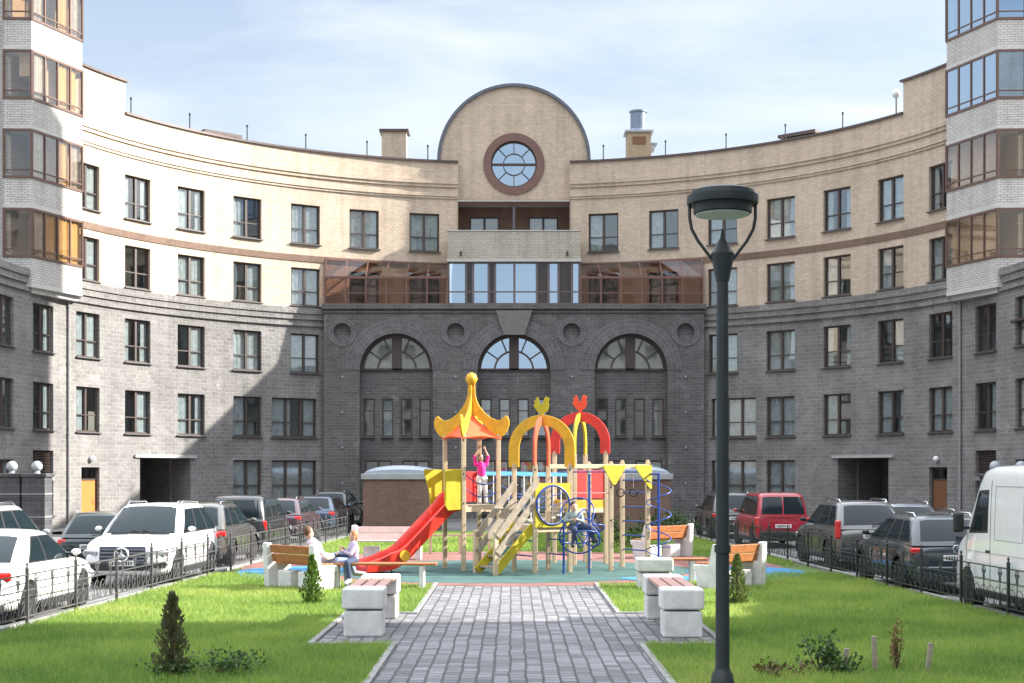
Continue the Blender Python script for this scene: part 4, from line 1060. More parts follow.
# hood boards either side of the slide mouth
for k, th_, mt in (('f', 0, M_LEMON), ('l', 0, M_LEMON)):
    p = Vector((*corner(*T1, k), 0)); a = math.atan2(d1.y, d1.x)
    poly = [(0, 1.56), (0, 2.5), (.56, 2.52), (.58, 2.46), (.44, 2.0), (.40, 1.6), (.3, 1.52)] if k == 'l' else [(0, 1.56), (0, 2.5), (.5, 2.5), (.52, 2.44), (.5, 1.66), (.42, 1.54)]
    b = MB(); b.plate([(x, z - GX) for x, z in poly], Matrix.Identity(4), .035); b.build('hood_board', mt, play, loc=W(p.x, p.y, GX), rz=a, bevel=.006)
b = MB()
for s in (-.3, .3):
    q = e0 + n1*s; b.bar(W(q.x, q.y, 1.6), W(q.x, q.y, 2.5), .04, .04, (0, 1, 0))
q0, q1 = e0 + n1*.46, e0 - n1*.46; b.bar(W(q0.x, q0.y, 2.42), W(q1.x, q1.y, 2.42), .04, .2); b.build('hood_frame', M_YEL, play)
def board(p, q, z0, z1, mat, th=.03, name='panel'):
    b = MB(); d = Vector((q[0]-p[0], q[1]-p[1], 0)); m = Vector(((p[0]+q[0])/2, (p[1]+q[1])/2, 0))
    b.box((0, 0, (z1 - z0)/2), (d.length - .1, th, z1 - z0)); return b.build(name, mat, play, loc=W(m.x, m.y, z0), rz=math.atan2(d.y, d.x), bevel=.006)
board(corner(*T1, 'l'), corner(*T1, 'b'), 1.72, 2.46, M_REDP, name='red_panel')
board(corner(*T3, 'f'), corner(*T3, 'r'), 1.78, 2.5, M_REDP, name='red_panel')
board(corner(*T3, 'l'), corner(*T3, 'f'), 1.5, 1.74, M_YEL, name='fascia'); board(corner(*T3, 'f'), corner(*T3, 'r'), 1.5, 1.74, M_YEL, name='fascia')
# porthole panel on the second platform
pf, pr_ = corner(*T2, 'f'), corner(*T2, 'r'); dv = Vector((pr_[0]-pf[0], pr_[1]-pf[1], 0)); L = dv.length - .0; b = MB(); n = 48
sq, ci = [], []
for i in range(n):
    a = 2*PI*i/n + PI/4; c, s = math.cos(a), math.sin(a); m = max(abs(c), abs(s)); sq.append((c/m*L/2, s/m*.51)); ci.append((.43*c, .43*s))
rows = [[(x, -.02, z) for x, z in ci], [(x, -.02, z) for x, z in sq], [(x, .02, z) for x, z in sq], [(x, .02, z) for x, z in ci]]
b.grid(rows + [rows[0]], True)
pp = b.build('porthole_panel', M_LEMON, play, loc=W(pf[0] + dv.x/2, pf[1] + dv.y/2 , 1.68), rz=math.atan2(dv.y, dv.x))
pp.location.y -= .06
b = MB(); b.tube([(.45*math.cos(t), -.03, .45*math.sin(t)) for t in np.linspace(0, 2*PI, 40)[:-1]], .022, 8, True); b.build('porthole_ring', M_BLUET, pp, smooth=60)
# stairs
ax = Vector((.863, .505, 0)); pv_ = Vector((-.505, .863, 0)); top = Vector((T2[0] - .41, T2[1] - .24, 0)); bot = top - ax*1.02
for s in (-1, 1):
    o = pv_*s*.41
    b = MB(); p, q = bot + o + Vector((0, 0, .16)), top + o + Vector((0, 0, 1.2)); b.bar(W(*p), W(*q), .05, .2); b.build('stringer', M_LEMON, play)
    o = pv_*s*.47; nb = bot + o - ax*.02
    b = MB(); b.box((0, 0, .5), (.1, .1, 1.0)); b.build('newel_post', M_POST, play, loc=W(nb.x, nb.y, GX), rz=R_(30), bevel=.01)
    for dz in (.98, .60):
        o2 = pv_*s*(.47 + .06*s*0) + n1*0
        p, q = bot + o2 + Vector((0, 0, dz)) - ax*.0, top + o2 + Vector((0, 0, dz + 1.22)); b = MB(); b.bar(W(*(p + pv_*.06*(-1 if s > 0 else -1))), W(*(q - pv_*.06)), .035, .16); b.build('handrail_board', M_PLANK, play)
for i in range(4):
    c = bot.lerp(top, (i + .6)/4.6); b = MB(); b.box((0, 0, 0), (.2, .8, .04)); b.build('stair_tread', M_PLANK, play, loc=W(c.x, c.y, .26 + .24*i), rz=math.atan2(ax.y, ax.x))
# hanging bridge from the roofed platform to the far one
A = Vector((T1[0] + .41, T1[1] + .24, 1.64)); B = Vector((T3[0] - .41, T3[1] - .24, 1.6)); bd = (B - A).normalized(); bn = Vector((-bd.y, bd.x, 0)).normalized()
for i in range(13):
    t = (i + .5)/13; c = A.lerp(B, t) - Vector((0, 0, .38*4*t*(1 - t))); b = MB(); b.box((0, 0, 0), (.14, .7, .045)); b.build('bridge_plank', M_DECK, play, loc=W(*c), rz=math.atan2(bd.y, bd.x))
for s in (-1, 1):
    b = MB(); o = bn*s*.42; b.bar(W(*(A + o + Vector((0, 0, .78)))), W(*(B + o + Vector((0, 0, .78)))), .035, .09); rl = b.build('bridge_rail', M_BLUEB, play)
    for i in range(6):
        t = i/5; c = A.lerp(B, t) + o; z0 = c.z - .38*4*t*(1-t); b = MB(); b.tube([W(c.x, c.y, z0), W(c.x, c.y, c.z + .78)], .013, 6); b.build('bridge_stanchion', M_WHITEPL, play)
    for dz in (.25, .5):
        b = MB(); b.tube([W(*(A.lerp(B, i/12) + o + Vector((0, 0, dz - .3*4*(i/12)*(1 - i/12))))) for i in range(13)], .014, 6); b.build('rope', M_ROPE, play)
# ropes on the open side of the roofed platform
p, q = Vector((*corner(*T1, 'f'), 0)), Vector((*corner(*T1, 'r'), 0))
for z0, z1, sag in ((2.45, 2.3, .22), (2.1, 2.0, .2)):
    b = MB(); b.tube([W(*(p.lerp(q, i/10) + Vector((0, 0, z0 + (z1 - z0)*i/10 - sag*4*(i/10)*(1 - i/10))))) for i in range(11)], .016, 6); b.build('rope', M_ROPE, play, smooth=60)
# climbing bars and overhead beams to the right
Pb, Pc, Pd, Pe = (2.35, 33.97), (3.27, 34.47), (2.72, 35.28), (1.87, 34.8)
for p, z in ((Pb, 2.66), (Pc, 2.7), (Pd, 2.7), (Pe, 2.66)): post(p, z)
for p, q in ((corner(*T2, 'r'), Pc), (corner(*T2, 'b'), Pd)):
    b = MB(); b.bar(W(*p, 2.58), W(*q, 2.58), .1, .1); b.build('beam', M_POST, play, bevel=.008)
for i in range(7):
    t = (i + 1)/8; a = Vector((*corner(*T2, 'r'), 0)).lerp(Vector((*Pc, 0)), t); c = Vector((*corner(*T2, 'b'), 0)).lerp(Vector((*Pd, 0)), t)
    b = MB(); b.tube([W(a.x, a.y, 2.45), W(c.x, c.y, 2.45)], .018, 8); b.build('rung', M_BLUET, play)
for z in (.55, .9, 1.25, 1.6, 1.95, 2.25):
    b = MB(); b.tube([W(*Pc, z), W(*Pd, z)], .018, 8); b.build('rung', M_BLUET, play)
for z in (.5, .85):
    b = MB(); b.tube([W(*corner(*T2, 'f'), z), W(*corner(*T2, 'l'), z)], .016, 8); b.build('rung', M_BLUET, play)
    b = MB(); b.tube([W(*corner(*T2, 'b'), z), W(*corner(*T2, 'r'), z)], .016, 8); b.build('rung', M_BLUET, play)
b = MB(); b.tube([W(*corner(*T2, 'r'), 1.95), W(*Pb, 1.95)], .014, 8); b.build('bar', plain('pink bar', (.45,.16,.16), .5), play)
bmd = Vector((.863, .505, 0)); ab = math.atan2(.505, .863)
for p, poly in ((Pb, [(-.27, 0), (.36, 0), (.36, -.05), (.08, -.46), (.0, -.46), (-.27, -.05)]), (Pc, [(-.42, 0), (.06, 0), (.06, -.56), (.0, -.56), (-.42, -.06)])):
    b = MB(); b.plate(poly, Matrix.Identity(4), .03); b.build('gusset_board', M_LEMON, play, loc=W(p[0] + .04, p[1] - .075, 2.61), rz=ab)
for x, y in ((2.62, 34.55), (2.95, 34.75)):
    b = MB(); b.tube([W(x, y, 2.5), W(x, y, 2.05)], .008, 6); ch = b.build('ring_chain', M_GREYMET, play)
    b = MB(); b.tube([W(x + .095*math.cos(t), y, 1.95 + .095*math.sin(t)) for t in np.linspace(0, 2*PI, 20)[:-1]], .015, 8, True); b.build('ring', M_BLACKMET, ch)
# spiral climber
cx, cy = 3.5, 34.15
b = MB(); b.tube([W(cx, cy, GX), W(cx, cy, 2.42)], .03, 10); sp = b.build('spiral_pole', M_BLUET, play, smooth=60)
b = MB(); b.tube([W(cx + .30*math.cos(t), cy + .30*math.sin(t), .3 + 2.0*t/(2*PI*3.5)) for t in np.linspace(0, 2*PI*3.5, 110)], .014, 8); b.build('spiral', M_BLUET, sp, smooth=60)
b = MB(); b.tube([W(cx, cy, 2.4), W(*Pc, 2.4)], .025, 8)
for t in (.2, 2.3, 4.4): b.tube([W(cx, cy, .6 + .26*t), W(cx + .30*math.cos(t), cy + .30*math.sin(t), .6 + .26*t)], .012, 6)
b.build('spiral_brace', M_BLUET, sp)
# blue loop climber in front of the porthole
LX, LY = 1.62, 32.92
b = MB()
for x in (1.19, 1.78): b.tube([W(x, LY + .02, GX), W(x, LY + .02, 1.35 if x < 1.5 else 2.4)], .026, 10)
lc = b.build('loop_post', M_BLUET, play, smooth=60)
def loop(c, r, tilt, yaw, sq=1.0):
    M = Matrix.Translation(W(*c)) @ Matrix.Rotation(yaw, 4, 'Z') @ Matrix.Rotation(tilt, 4, 'X'); b = MB()
    b.tube([M @ Vector((r*math.cos(t), 0, r*sq*math.sin(t))) for t in np.linspace(0, 2*PI, 40)[:-1]], .018, 8, True); b.build('loop', M_BLUET, lc, smooth=60)
loop((1.55, 32.9, .98), .46, 0.15, .1, .9); loop((1.55, 32.82, .95), .46, 1.2, .2); loop((1.62, 32.9, 1.15), .44, .1, 1.2); loop((1.5, 32.92, 1.5), .4, -.5, -.3); loop((1.75, 32.8, 1.0), .32, .6, -.8); loop((1.85, 32.85, 1.12), .28, 1.1, .5)
# metal slide on the far side of the second platform
s0 = Vector((T2[0] - .24 - .1, T2[1] + .41, 1.2)); d3 = Vector((-.35, .94, 0)); n3 = Vector((.94, .35, 0)); rows = []
for i in range(13):
    t = i/12; s = 2.4*t; z = -.95*min(1, t*1.12)**1.1; c = s0 + d3*s + Vector((0, 0, z)); row = []
    for u, h in ((-.27, .16), (-.24, .16), (-.23, 0), (.23, 0), (.24, .16), (.27, .16), (.27, -.06), (-.27, -.06)):
        q = c + n3*u + Vector((0, 0, h)); row.append(W(*q))
    rows.append(row)
b = MB(); b.grid(rows, True, True); b.build('metal_slide', plain('pale blue slide sheet', (.42,.50,.56), .3), play)

bolt = MB(); bolt.lathe([(.022, 0), (.022, .012), (.012, .018)], 8, axis='Y'); bm_ = bolt.mesh('bolt', M_BLACKMET)
for x, y, z in [(corner(*T1, 'f')[0] - .06*i, corner(*T1, 'f')[1] - .055, zz) for i in (0,) for zz in (1.7, 2.4, 3.2)] + [(p[0], p[1] - .066, zz) for p in (Pb, Pc, corner(*T2, 'f'), corner(*T2, 'r')) for zz in (1.3, 2.08, 2.5)]:
    part('bolt', bm_, play, W(x, y, z))
# ------------------------------------------------------------------ people
M_SKIN = plain('skin', (.56,.33,.24), .55, var=.06); M_EYE = plain('dark eye', (.03,.02,.02), .3)
def limbs(name, caps, mat, parent, vox=.012, extra=None):
    """capsules grown together into one continuous surface"""
    b = MB()
    for c in caps:
        if len(c) == 2: b.ball(c[0], c[1], 14, 10)
        else: b.capsule(*c)
    o = b.build(name, mat, parent, fixn=True)
    r = o.modifiers.new('r', 'REMESH'); r.mode = 'VOXEL'; r.voxel_size = vox; r.use_smooth_shade = True
    s = o.modifiers.new('s', 'SMOOTH'); s.factor = .5; s.iterations = 4
    bake(o)
    return o
def person(label, loc, J, skin, top, legs, shoe, hair, scale=1.0, rz=0, sleeves='long', hairlen=0, short_hair=True):
    """J: joints as offsets in metres from loc: head, neck, hip, sh_l, el_l, ha_l, hi_l, kn_l, fo_l, toe_l and the same with _r; look = face direction"""
    t = thing('person', label, 'person', loc, rz); V = {k: Vector(v) for k, v in J.items()}; k = scale
    look = V['look'].normalized(); up = (V['head'] - V['neck']).normalized(); side = look.cross(up).normalized()
    hd = V['head']; caps = [(hd, (.078*k, .09*k, .112*k)), (hd - up*.05*k + look*.035*k, (.058*k, .06*k, .06*k)), (V['neck'] - up*.04*k, hd - up*.04*k, .05*k, .046*k)]
    caps += [(hd + look*.088*k - up*.012*k, (.018*k, .018*k, .022*k)), (hd + side*.085*k, (.018*k, .02*k, .03*k)), (hd - side*.085*k, (.018*k, .02*k, .03*k))]
    chest = V['neck'].lerp(V['hip'], .35); belly = V['neck'].lerp(V['hip'], .75)
    torso = [(V['neck'] - (V['neck'] - V['hip'])*.12, chest, .085*k, .125*k), (chest, belly, .125*k, .11*k), (belly, V['hip'], .11*k, .12*k)]
    caps += torso
    tops, legc = list((p, q, a + .014*k, b + .014*k) for p, q, a, b in torso[:2]) + [(belly, V['hip'], .122*k, .128*k)], [(V['hip'] + (V['neck']-V['hip'])*.05, V['hip'] - (V['neck']-V['hip'])*.05, .128*k, .128*k)]
    for s in ('_l', '_r'):
        sh, el, ha = V['sh'+s], V['el'+s], V['ha'+s]; hi, kn, fo, to = V['hi'+s], V['kn'+s], V['fo'+s], V['toe'+s]
        caps += [(V['neck'] - up*.05*k, sh, .06*k, .055*k), (sh, el, .052*k, .040*k), (el, ha, .040*k, .026*k), (V['hip'], hi, .1*k, .085*k), (hi, kn, .085*k, .056*k), (kn, fo, .055*k, .036*k), (fo, to, .036*k, .03*k)]
        tops += [(V['neck'] - up*.055*k, sh, .07*k, .066*k)]
        if sleeves != 'none': tops += [(sh, el, .064*k, .05*k)] + ([(el, el.lerp(ha, .93), .05*k, .036*k)] if sleeves == 'long' else [])
        legc += [(V['hip'], hi, .112*k, .098*k), (hi, kn, .098*k, .068*k), (kn, kn.lerp(fo, .93), .068*k, .05*k)]
    body = limbs('body', caps, skin, t)
    # hands: palm, four unequal bent fingers and a thumb, grown from the wrist
    hb = MB()
    for s in ('_l', '_r'):
        el, ha = V['el'+s], V['ha'+s]; d = (ha - el).normalized(); a = d.cross(look if abs(d.dot(look)) < .9 else up).normalized(); nn = a.cross(d).normalized()
        hb.capsule(ha, ha + d*.06*k, .028*k, .03*k, 10)
        for i, ln in enumerate((.055, .065, .06, .045)):
            r0 = ha + d*.065*k + a*(i - 1.5)*.018*k; m = r0 + d*ln*.55*k + nn*.01*k; hb.capsule(r0, m, .0085*k, .008*k, 6); hb.capsule(m, m + d*ln*.35*k + nn*.028*k, .008*k, .007*k, 6)
        r0 = ha + d*.02*k - a*.024*k; m = r0 + d*.03*k - a*.022*k; hb.capsule(r0, m, .011*k, .009*k, 6); hb.capsule(m, m + d*.028*k + nn*.01*k, .009*k, .008*k, 6)
    hb.build('hands', skin, body, smooth=60)
    e = MB()
    for s in (-1, 1): e.ball(hd + look*.076*k + side*s*.032*k + up*.012*k, .012*k, 8, 6)
    e.build('eyes', M_EYE, body, smooth=60)
    m = MB(); m.bar(hd + look*.082*k - up*.052*k - side*.022*k, hd + look*.082*k - up*.052*k + side*.022*k, .012*k, .008*k); m.build('mouth', plain('lips', (.4,.14,.12), .5), body)
    limbs('top', tops, top, t); limbs('trousers', legc, legs, t)
    for s in ('_l', '_r'):
        b = MB(); fo, to = V['fo'+s], V['toe'+s]; b.capsule(fo - Vector((0, 0, .01)), to, .055*k, .042*k, 10); b.build('shoe', shoe, t, smooth=60)
    hcaps = [(hd + up*.022*k - look*.02*k, (.086*k, .098*k, .11*k))]
    if hairlen: hcaps += [(hd - look*.05*k, hd - look*.075*k - up*hairlen, .07*k, .045*k)]
    h = limbs('hair', hcaps, hair, t, .012)
    # keep the face clear of hair
    bm = bmesh.new(); bm.from_mesh(h.data)
    dl = [v for v in bm.verts if (v.co - hd).dot(look) > .045*k and (v.co - hd).dot(up) < .062*k]
    bmesh.ops.delete(bm, geom=dl, context='VERTS'); bm.to_mesh(h.data); bm.free()
    return t
def stripe(name, a, b, freq):
    m, nt, bs = new_mat(name); tc = N(nt, 'ShaderNodeTexCoord'); w = N(nt, 'ShaderNodeTexWave', wave_type='BANDS', bands_direction='Z'); w.inputs['Scale'].default_value = freq; w.inputs['Distortion'].default_value = .6
    nt.links.new(tc.outputs['Object'], w.inputs['Vector']); nt.links.new(ramp(nt, w.outputs['Fac'], [(.4, a), (.6, b)]), bs.inputs['Base Color']); bs.inputs['Roughness'].default_value = .85
    return m
M_HOOD = plain('pale lilac hoodie', (.60,.55,.62), .9, var=.08); M_JEANL = plain('light blue jeans', (.30,.36,.52), .85); M_JEAN = plain('dark jeans', (.035,.05,.10), .85, var=.25, scale=20)
M_SNEAK = plain('pale shoe', (.5,.48,.46), .6); M_HBR = plain('cropped brown hair', (.10,.055,.03), .8); M_HRED = plain('ginger hair', (.38,.14,.05), .7); M_HDK = plain('dark hair', (.02,.014,.012), .6)
# man on the left bench, turned to the right with one leg drawn up
person('man in pale hoodie and light jeans sitting on the left bench, seen from behind', (PX(322, 28.75), 28.75, .10),
       dict(head=(-.27, .03, 1.14), neck=(-.22, .03, .98), hip=(0, .0, .56), look=(.75, .65, -.05), sh_l=(-.28, .22, .90), el_l=(-.02, .36, .66), ha_l=(.22, .22, .66), sh_r=(-.13, -.16, .90), el_r=(.10, -.26, .66), ha_r=(.26, -.02, .68),
            hi_l=(.03, .1, .56), kn_l=(.46, .18, .72), fo_l=(.62, .32, .3), toe_l=(.82, .36, .27), hi_r=(.03, -.09, .56), kn_r=(.48, -.02, .56), fo_r=(.5, .05, .08), toe_r=(.70, .1, .05)),
       M_SKIN, M_HOOD, M_JEANL, M_SNEAK, M_HBR)
person('red haired child in a lilac striped top and dark jeans sitting on the plank bench', (PX(352, 28.8), 28.8, .10),
       dict(head=(.02, .0, 1.06), neck=(.02, .02, .93), hip=(.03, .06, .57), look=(-.8, -.5, -.1), sh_l=(-.03, .16, .87), el_l=(-.1, .2, .70), ha_l=(-.18, .08, .80), sh_r=(.08, -.13, .87), el_r=(.0, -.24, .70), ha_r=(-.16, -.08, .76),
            hi_l=(.0, .12, .57), kn_l=(-.34, .06, .66), fo_l=(-.36, -.2, .66), toe_l=(-.46, -.3, .62), hi_r=(.03, -.02, .57), kn_r=(-.06, -.33, .54), fo_r=(-.01, -.33, .2), toe_r=(-.08, -.44, .14)),
       M_SKIN, stripe('lilac stripes', (.55,.5,.58), (.22,.14,.30), 14), M_JEAN, M_SNEAK, M_HRED, scale=.86, hairlen=.07)
person('girl in bright pink top and white trousers standing under the pagoda roof, arms raised', (PX(481, 34.55), 34.55, 1.66),
       dict(head=(-.01, 0, 1.14), neck=(0, 0, 1.02), hip=(.02, .02, .66), look=(.6, -.8, .0), sh_l=(.13, .04, .97), el_l=(.17, .03, 1.16), ha_l=(.10, .02, 1.33), sh_r=(-.13, -.02, .97), el_r=(-.16, -.03, 1.17), ha_r=(-.06, -.02, 1.35),
            hi_l=(.08, .03, .64), kn_l=(.10, .0, .36), fo_l=(.12, .03, .07), toe_l=(.17, -.08, .04), hi_r=(-.05, .0, .64), kn_r=(-.02, -.05, .36), fo_r=(-.05, -.01, .07), toe_r=(.0, -.11, .04)),
       M_SKIN, plain('bright pink top', (.75,.03,.28), .8), plain('white trousers', (.7,.68,.66), .85), M_SNEAK, plain('light brown hair', (.25,.14,.07), .7), scale=.78, sleeves='short', hairlen=.14)
person('boy in a grey sweater, dark vest and dark jeans sitting on the blue climbing loops', (PX(575, 32.72), 32.72, 1.16),
       dict(head=(-.03, -.02, .50), neck=(-.02, .0, .37), hip=(.0, .02, .03), look=(.3, -.95, -.15), sh_l=(.13, .0, .31), el_l=(.17, -.12, .16), ha_l=(.06, -.22, .20), sh_r=(-.16, .0, .31), el_r=(-.22, -.08, .16), ha_r=(-.09, -.2, .19),
            hi_l=(.08, .0, .03), kn_l=(.34, -.16, .03), fo_l=(.42, -.12, -.28), toe_l=(.49, -.2, -.26), hi_r=(-.07, .0, .03), kn_r=(-.02, -.3, -.02), fo_r=(-.06, -.25, -.37), toe_r=(-.05, -.36, -.38)),
       M_SKIN, plain('grey green sweater', (.20,.25,.24), .9), M_JEAN, plain('dark shoe', (.04,.04,.05), .6), M_HDK, scale=.95)
# ------------------------------------------------------------------ cars
M_TYRE = plain('tyre rubber', (.018,.018,.018), .85); M_RIM = plain('alloy rim', (.42,.43,.44), .3, metal=.8); M_TRIM = plain('black car trim', (.02,.02,.022), .55)
M_CREASE = plain('shadow gap', (.05,.05,.052), .6)
def car_glass():
    m, nt, b = new_mat('car glass'); b.inputs['Base Color'].default_value = (.010,.018,.022, 1); b.inputs['Roughness'].default_value = .03; b.inputs['Specular IOR Level'].default_value = .28
    return m
M_CARGL = car_glass()
M_HEADL = plain('headlight glass', (.42,.44,.46), .12, metal=.5, coat=1, var=.3, scale=20); M_TAIL = plain('red tail light', (.55,.012,.012), .18, coat=1, var=.2, scale=20)
M_PLATE = plain('number plate white', (.68,.68,.66), .5); M_CHROME = plain('chrome', (.62,.63,.64), .15, metal=1)
def paint(name, col, metal=0, rough=.32): return plain('car paint ' + name, col, rough, metal, 1, var=.04)
WHM = {}
def wheel_meshes(r, spokes=7):
    k = (r, spokes)
    if k in WHM: return WHM[k]
    w = .21; b = MB(); b.lathe([(r*.66, -w/2), (r*.9, -w/2), (r*.985, -w/2 + .03), (r, -.05), (r, .05), (r*.985, w/2 - .03), (r*.9, w/2), (r*.66, w/2)], 28, axis='X'); ty = b.mesh('tyre', M_TYRE, smooth=40)
    b = MB(); b.lathe([(r*.7, -.09), (r*.7, .09), (r*.64, .095), (r*.6, .03)], 24, axis='X')
    for s in (1, -1):
        b.lathe([(.07, s*.02), (.07, s*.075), (.03, s*.085)], 12, axis='X')
        for i in range(spokes):
            a = 2*PI*i/spokes; b.bar((s*.06, .05*math.cos(a), .05*math.sin(a)), (s*.075, r*.66*math.cos(a), r*.66*math.sin(a)), .075, .03, (1, 0, 0))
    ri = b.mesh('rim', M_RIM, smooth=35); WHM[k] = (ty, ri)
    return WHM[k]
def add_wheels(t, P):
    ty, ri = wheel_meshes(P['r'], P.get('spokes', 7))
    for s in (-1, 1):
        for y in (P['ya'], P['ya'] + P['wb']):
            o = part('wheel', ty, t, (s*(P['W']/2 - .125), y, P['r'])); part('rim', ri, o)
def hull(t, P, mat, name='body'):
    L, W, tops = P['L'], P['W'], P['top']                 # tops: (y, z) outline of bonnet, belt and boot from rear to front
    def zt(y):
        for (a, b), (c, d) in zip(tops, tops[1:]):
            if a <= y <= c: return b + (d - b)*(y - a)/(c - a + 1e-9)
        return tops[0][1] if y < tops[0][0] else tops[-1][1]
    h = L/2; st = [(-h, .80, -.16, .18), (-h + .05, .90, -.03, .08), (-h + .3, .965, 0, .02), (-h + .8, .99, 0, 0), (-.6, 1, 0, 0), (.4, 1, 0, 0), (h - 1.2, .995, 0, 0), (h - .7, .98, 0, 0), (h - .32, .93, -.01, .01), (h - .1, .83, -.07, .05), (h, .70, -.2, .14)]
    st += [(y, 1.0 if abs(y) < h - 1 else .985, 0, 0) for y in (P['ya'], P['ya'] + P['wb'])] ; st = sorted(st); rows = []
    if P.get('blunt'): st = [(y, min(1, w + (.1 if y < -h + .2 else 0)), dz*.3 if y < 0 else dz, zb) for y, w, dz, zb in st]
    for y, wf, dz, db in st:
        w = W/2*wf; z1 = zt(y) + dz; z0 = P['zb'] + db; half = [(0, z0), (w*.86, z0), (w*.965, z0 + .1), (w, z0 + (z1 - z0)*.5), (w*.985, z0 + (z1 - z0)*.8), (w*.94, z1 - .03), (w*.86, z1), (0, z1 + .03)]
        rows.append([(x, y, z) for x, z in half] + [(-x, y, z) for x, z in half[-2:0:-1]])
    b = MB(); b.grid(rows, True, True); o = b.build(name, mat, t, fixn=True, smooth=None)
    cut = MB()
    for s in (-1, 1):
        for y in (P['ya'], P['ya'] + P['wb']): cut.lathe([(P['r'] + .055, W/2 - .32), (P['r'] + .055, W/2 + .2)] if s > 0 else [(P['r'] + .055, -W/2 - .2), (P['r'] + .055, -W/2 + .32)], 28, (0, y, P['r'] + .01), axis='X')
    co = cut.build('cutter', M_TRIM, None, fixn=True)
    sb = o.modifiers.new('s', 'SUBSURF'); sb.levels = sb.render_levels = 2
    bo = o.modifiers.new('b', 'BOOLEAN'); bo.operation = 'DIFFERENCE'; bo.object = co; bo.solver = 'EXACT'
    o.parent = None; bake(o); o.parent = t
    bpy.data.objects.remove(co)
    me = o.data; me.polygons.foreach_set('use_smooth', [True]*len(me.polygons)); me.set_sharp_from_angle(angle=R_(38))
    return o
def bil(c, u, v):
    a, b, d, e = (Vector(p) for p in c)                   # bottom-left, bottom-right, top-right, top-left
    return a.lerp(b, u).lerp(e.lerp(d, u), v)
from mathutils.bvhtree import BVHTree
def bvh_of(o):
    return BVHTree.FromPolygons([v.co.copy() for v in o.data.vertices], [tuple(p.vertices) for p in o.data.polygons])
def pane(name, c, u0, u1, v0, v1, t, mat, off=.008, tl=0, tr=0, bvh=None, m=8):
    """glass pane laid on a curved body: a bilinear patch of corners c, brought onto the surface; tl / tr pull the top corners inwards"""
    q = [bil(c, u0, v0), bil(c, u1, v0), bil(c, u1 - tr, v1), bil(c, u0 + tl, v1)]
    n = (q[1] - q[0]).cross(q[3] - q[0]).normalized(); rows, bk = [], []
    for i in range(m + 1):
        r, k = [], []
        for j in range(m + 1):
            p = q[0].lerp(q[1], j/m).lerp(q[3].lerp(q[2], j/m), i/m); nn = n
            if bvh:
                h = bvh.ray_cast(p + n*.6, -n, 1.2)
                if h[0] is not None: p = h[0]
                else:
                    h = bvh.find_nearest(p); p = h[0]
            r.append(p + nn*off); k.append(p - nn*.03)
        rows.append(r); bk.append(k)
    b = MB(); b.grid(rows)
    for e0, e1 in ((rows[0], bk[0]), (rows[-1], bk[-1]), ([r[0] for r in rows], [r[0] for r in bk]), ([r[-1] for r in rows], [r[-1] for r in bk])): b.grid([e0, e1])
    return b.build(name, mat, t, smooth=30, fixn=False)
def seam(name, pts, d, t, mat, bvh, w=.012):
    """thin dark groove line laid on a body along points pts, seen from direction d"""
    d = Vector(d); P = []
    for p in pts:
        h = bvh.ray_cast(Vector(p) + d*.6, -d, 1.2)
        if h[0] is not None: P.append(h[0] + d*.001)
    if len(P) > 1:
        b = MB(); b.tube(P, w/2, 5); b.build(name, mat, t)
def line(a, b, n=10): a, b = Vector(a), Vector(b); return [a.lerp(b, i/n) for i in range(n + 1)]
def cabin_mesh(P, z0r, z0f, wb, wt):
    """rounded greenhouse: rings of a rounded, bowed rectangle rising from the belt line, closed by a crowned roof"""
    yrb, yrt, yft, yfb = P['cab']; H = P['H']; b = MB(); rows = []
    def ring(v, shrink, zz=None, sc=1):
        w = wb + (wt - wb)*v**1.25 - shrink; yf = yfb + (yft - yfb)*v + .05*math.sin(PI*v) - shrink; yr = yrb + (yrt - yrb)*v - .05*math.sin(PI*v) + shrink
        cy, hl = (yf + yr)/2, (yf - yr)/2; out = []
        r = .16 + .10*v; n = 6
        for sx, sy, a0 in ((1, -1, -90), (1, 1, 0), (-1, 1, 90), (-1, -1, 180)):
            for i in range(n + 1):
                a = R_(a0 + 90*i/n); x = sx*(w - r) + r*math.cos(a); y = sy*(hl - r) + r*math.sin(a)
                bow = .09*(1 - (x/w)**2)*(1 if sy > 0 else -.5); x *= sc; y = y*sc
                f = (y/hl + 1)/2 if hl else .5; z = (z0r + (z0f - z0r)*f)*(1 - v) + H*v if zz is None else zz
                out.append((x, cy + y + bow*sc, z))
            # straight run midpoint
            nx = {0: (w, 0), 1: (0, hl), 2: (-w, 0), 3: (0, -hl)}[((1,-1),(1,1),(-1,1),(-1,-1)).index((sx, sy))]
            x, y = nx; bow = .09*(1 - (x/w)**2)*(1 if y > 0 else -.5) if y else 0; f = (y/hl + 1)/2
            z = (z0r + (z0f - z0r)*f)*(1 - v) + H*v if zz is None else zz
            out.append((x*sc, cy + y*sc + bow*sc, z))
        return out
    for v in (0, .2, .4, .6, .8, .93): rows.append(ring(v, 0))
    rows.append(ring(.975, .012)); rows.append(ring(1, .045, H + .006)); rows.append(ring(1, .10, H + .022))
    rows.append(ring(1, .1, H + .042, .6)); rows.append(ring(1, .1, H + .05, .2)); rows.append(ring(1, .1, H + .05, .02))
    b.grid(rows, True, True)
    return b
def rbox(name, mat, t, c, d, bev=.03, rz=0, rx=0):
    b = MB(); b.box((0, 0, 0), d, rx=rx); return b.build(name, mat, t, loc=c, rz=rz, bevel=min(bev, min(d)*.45), seg=3)
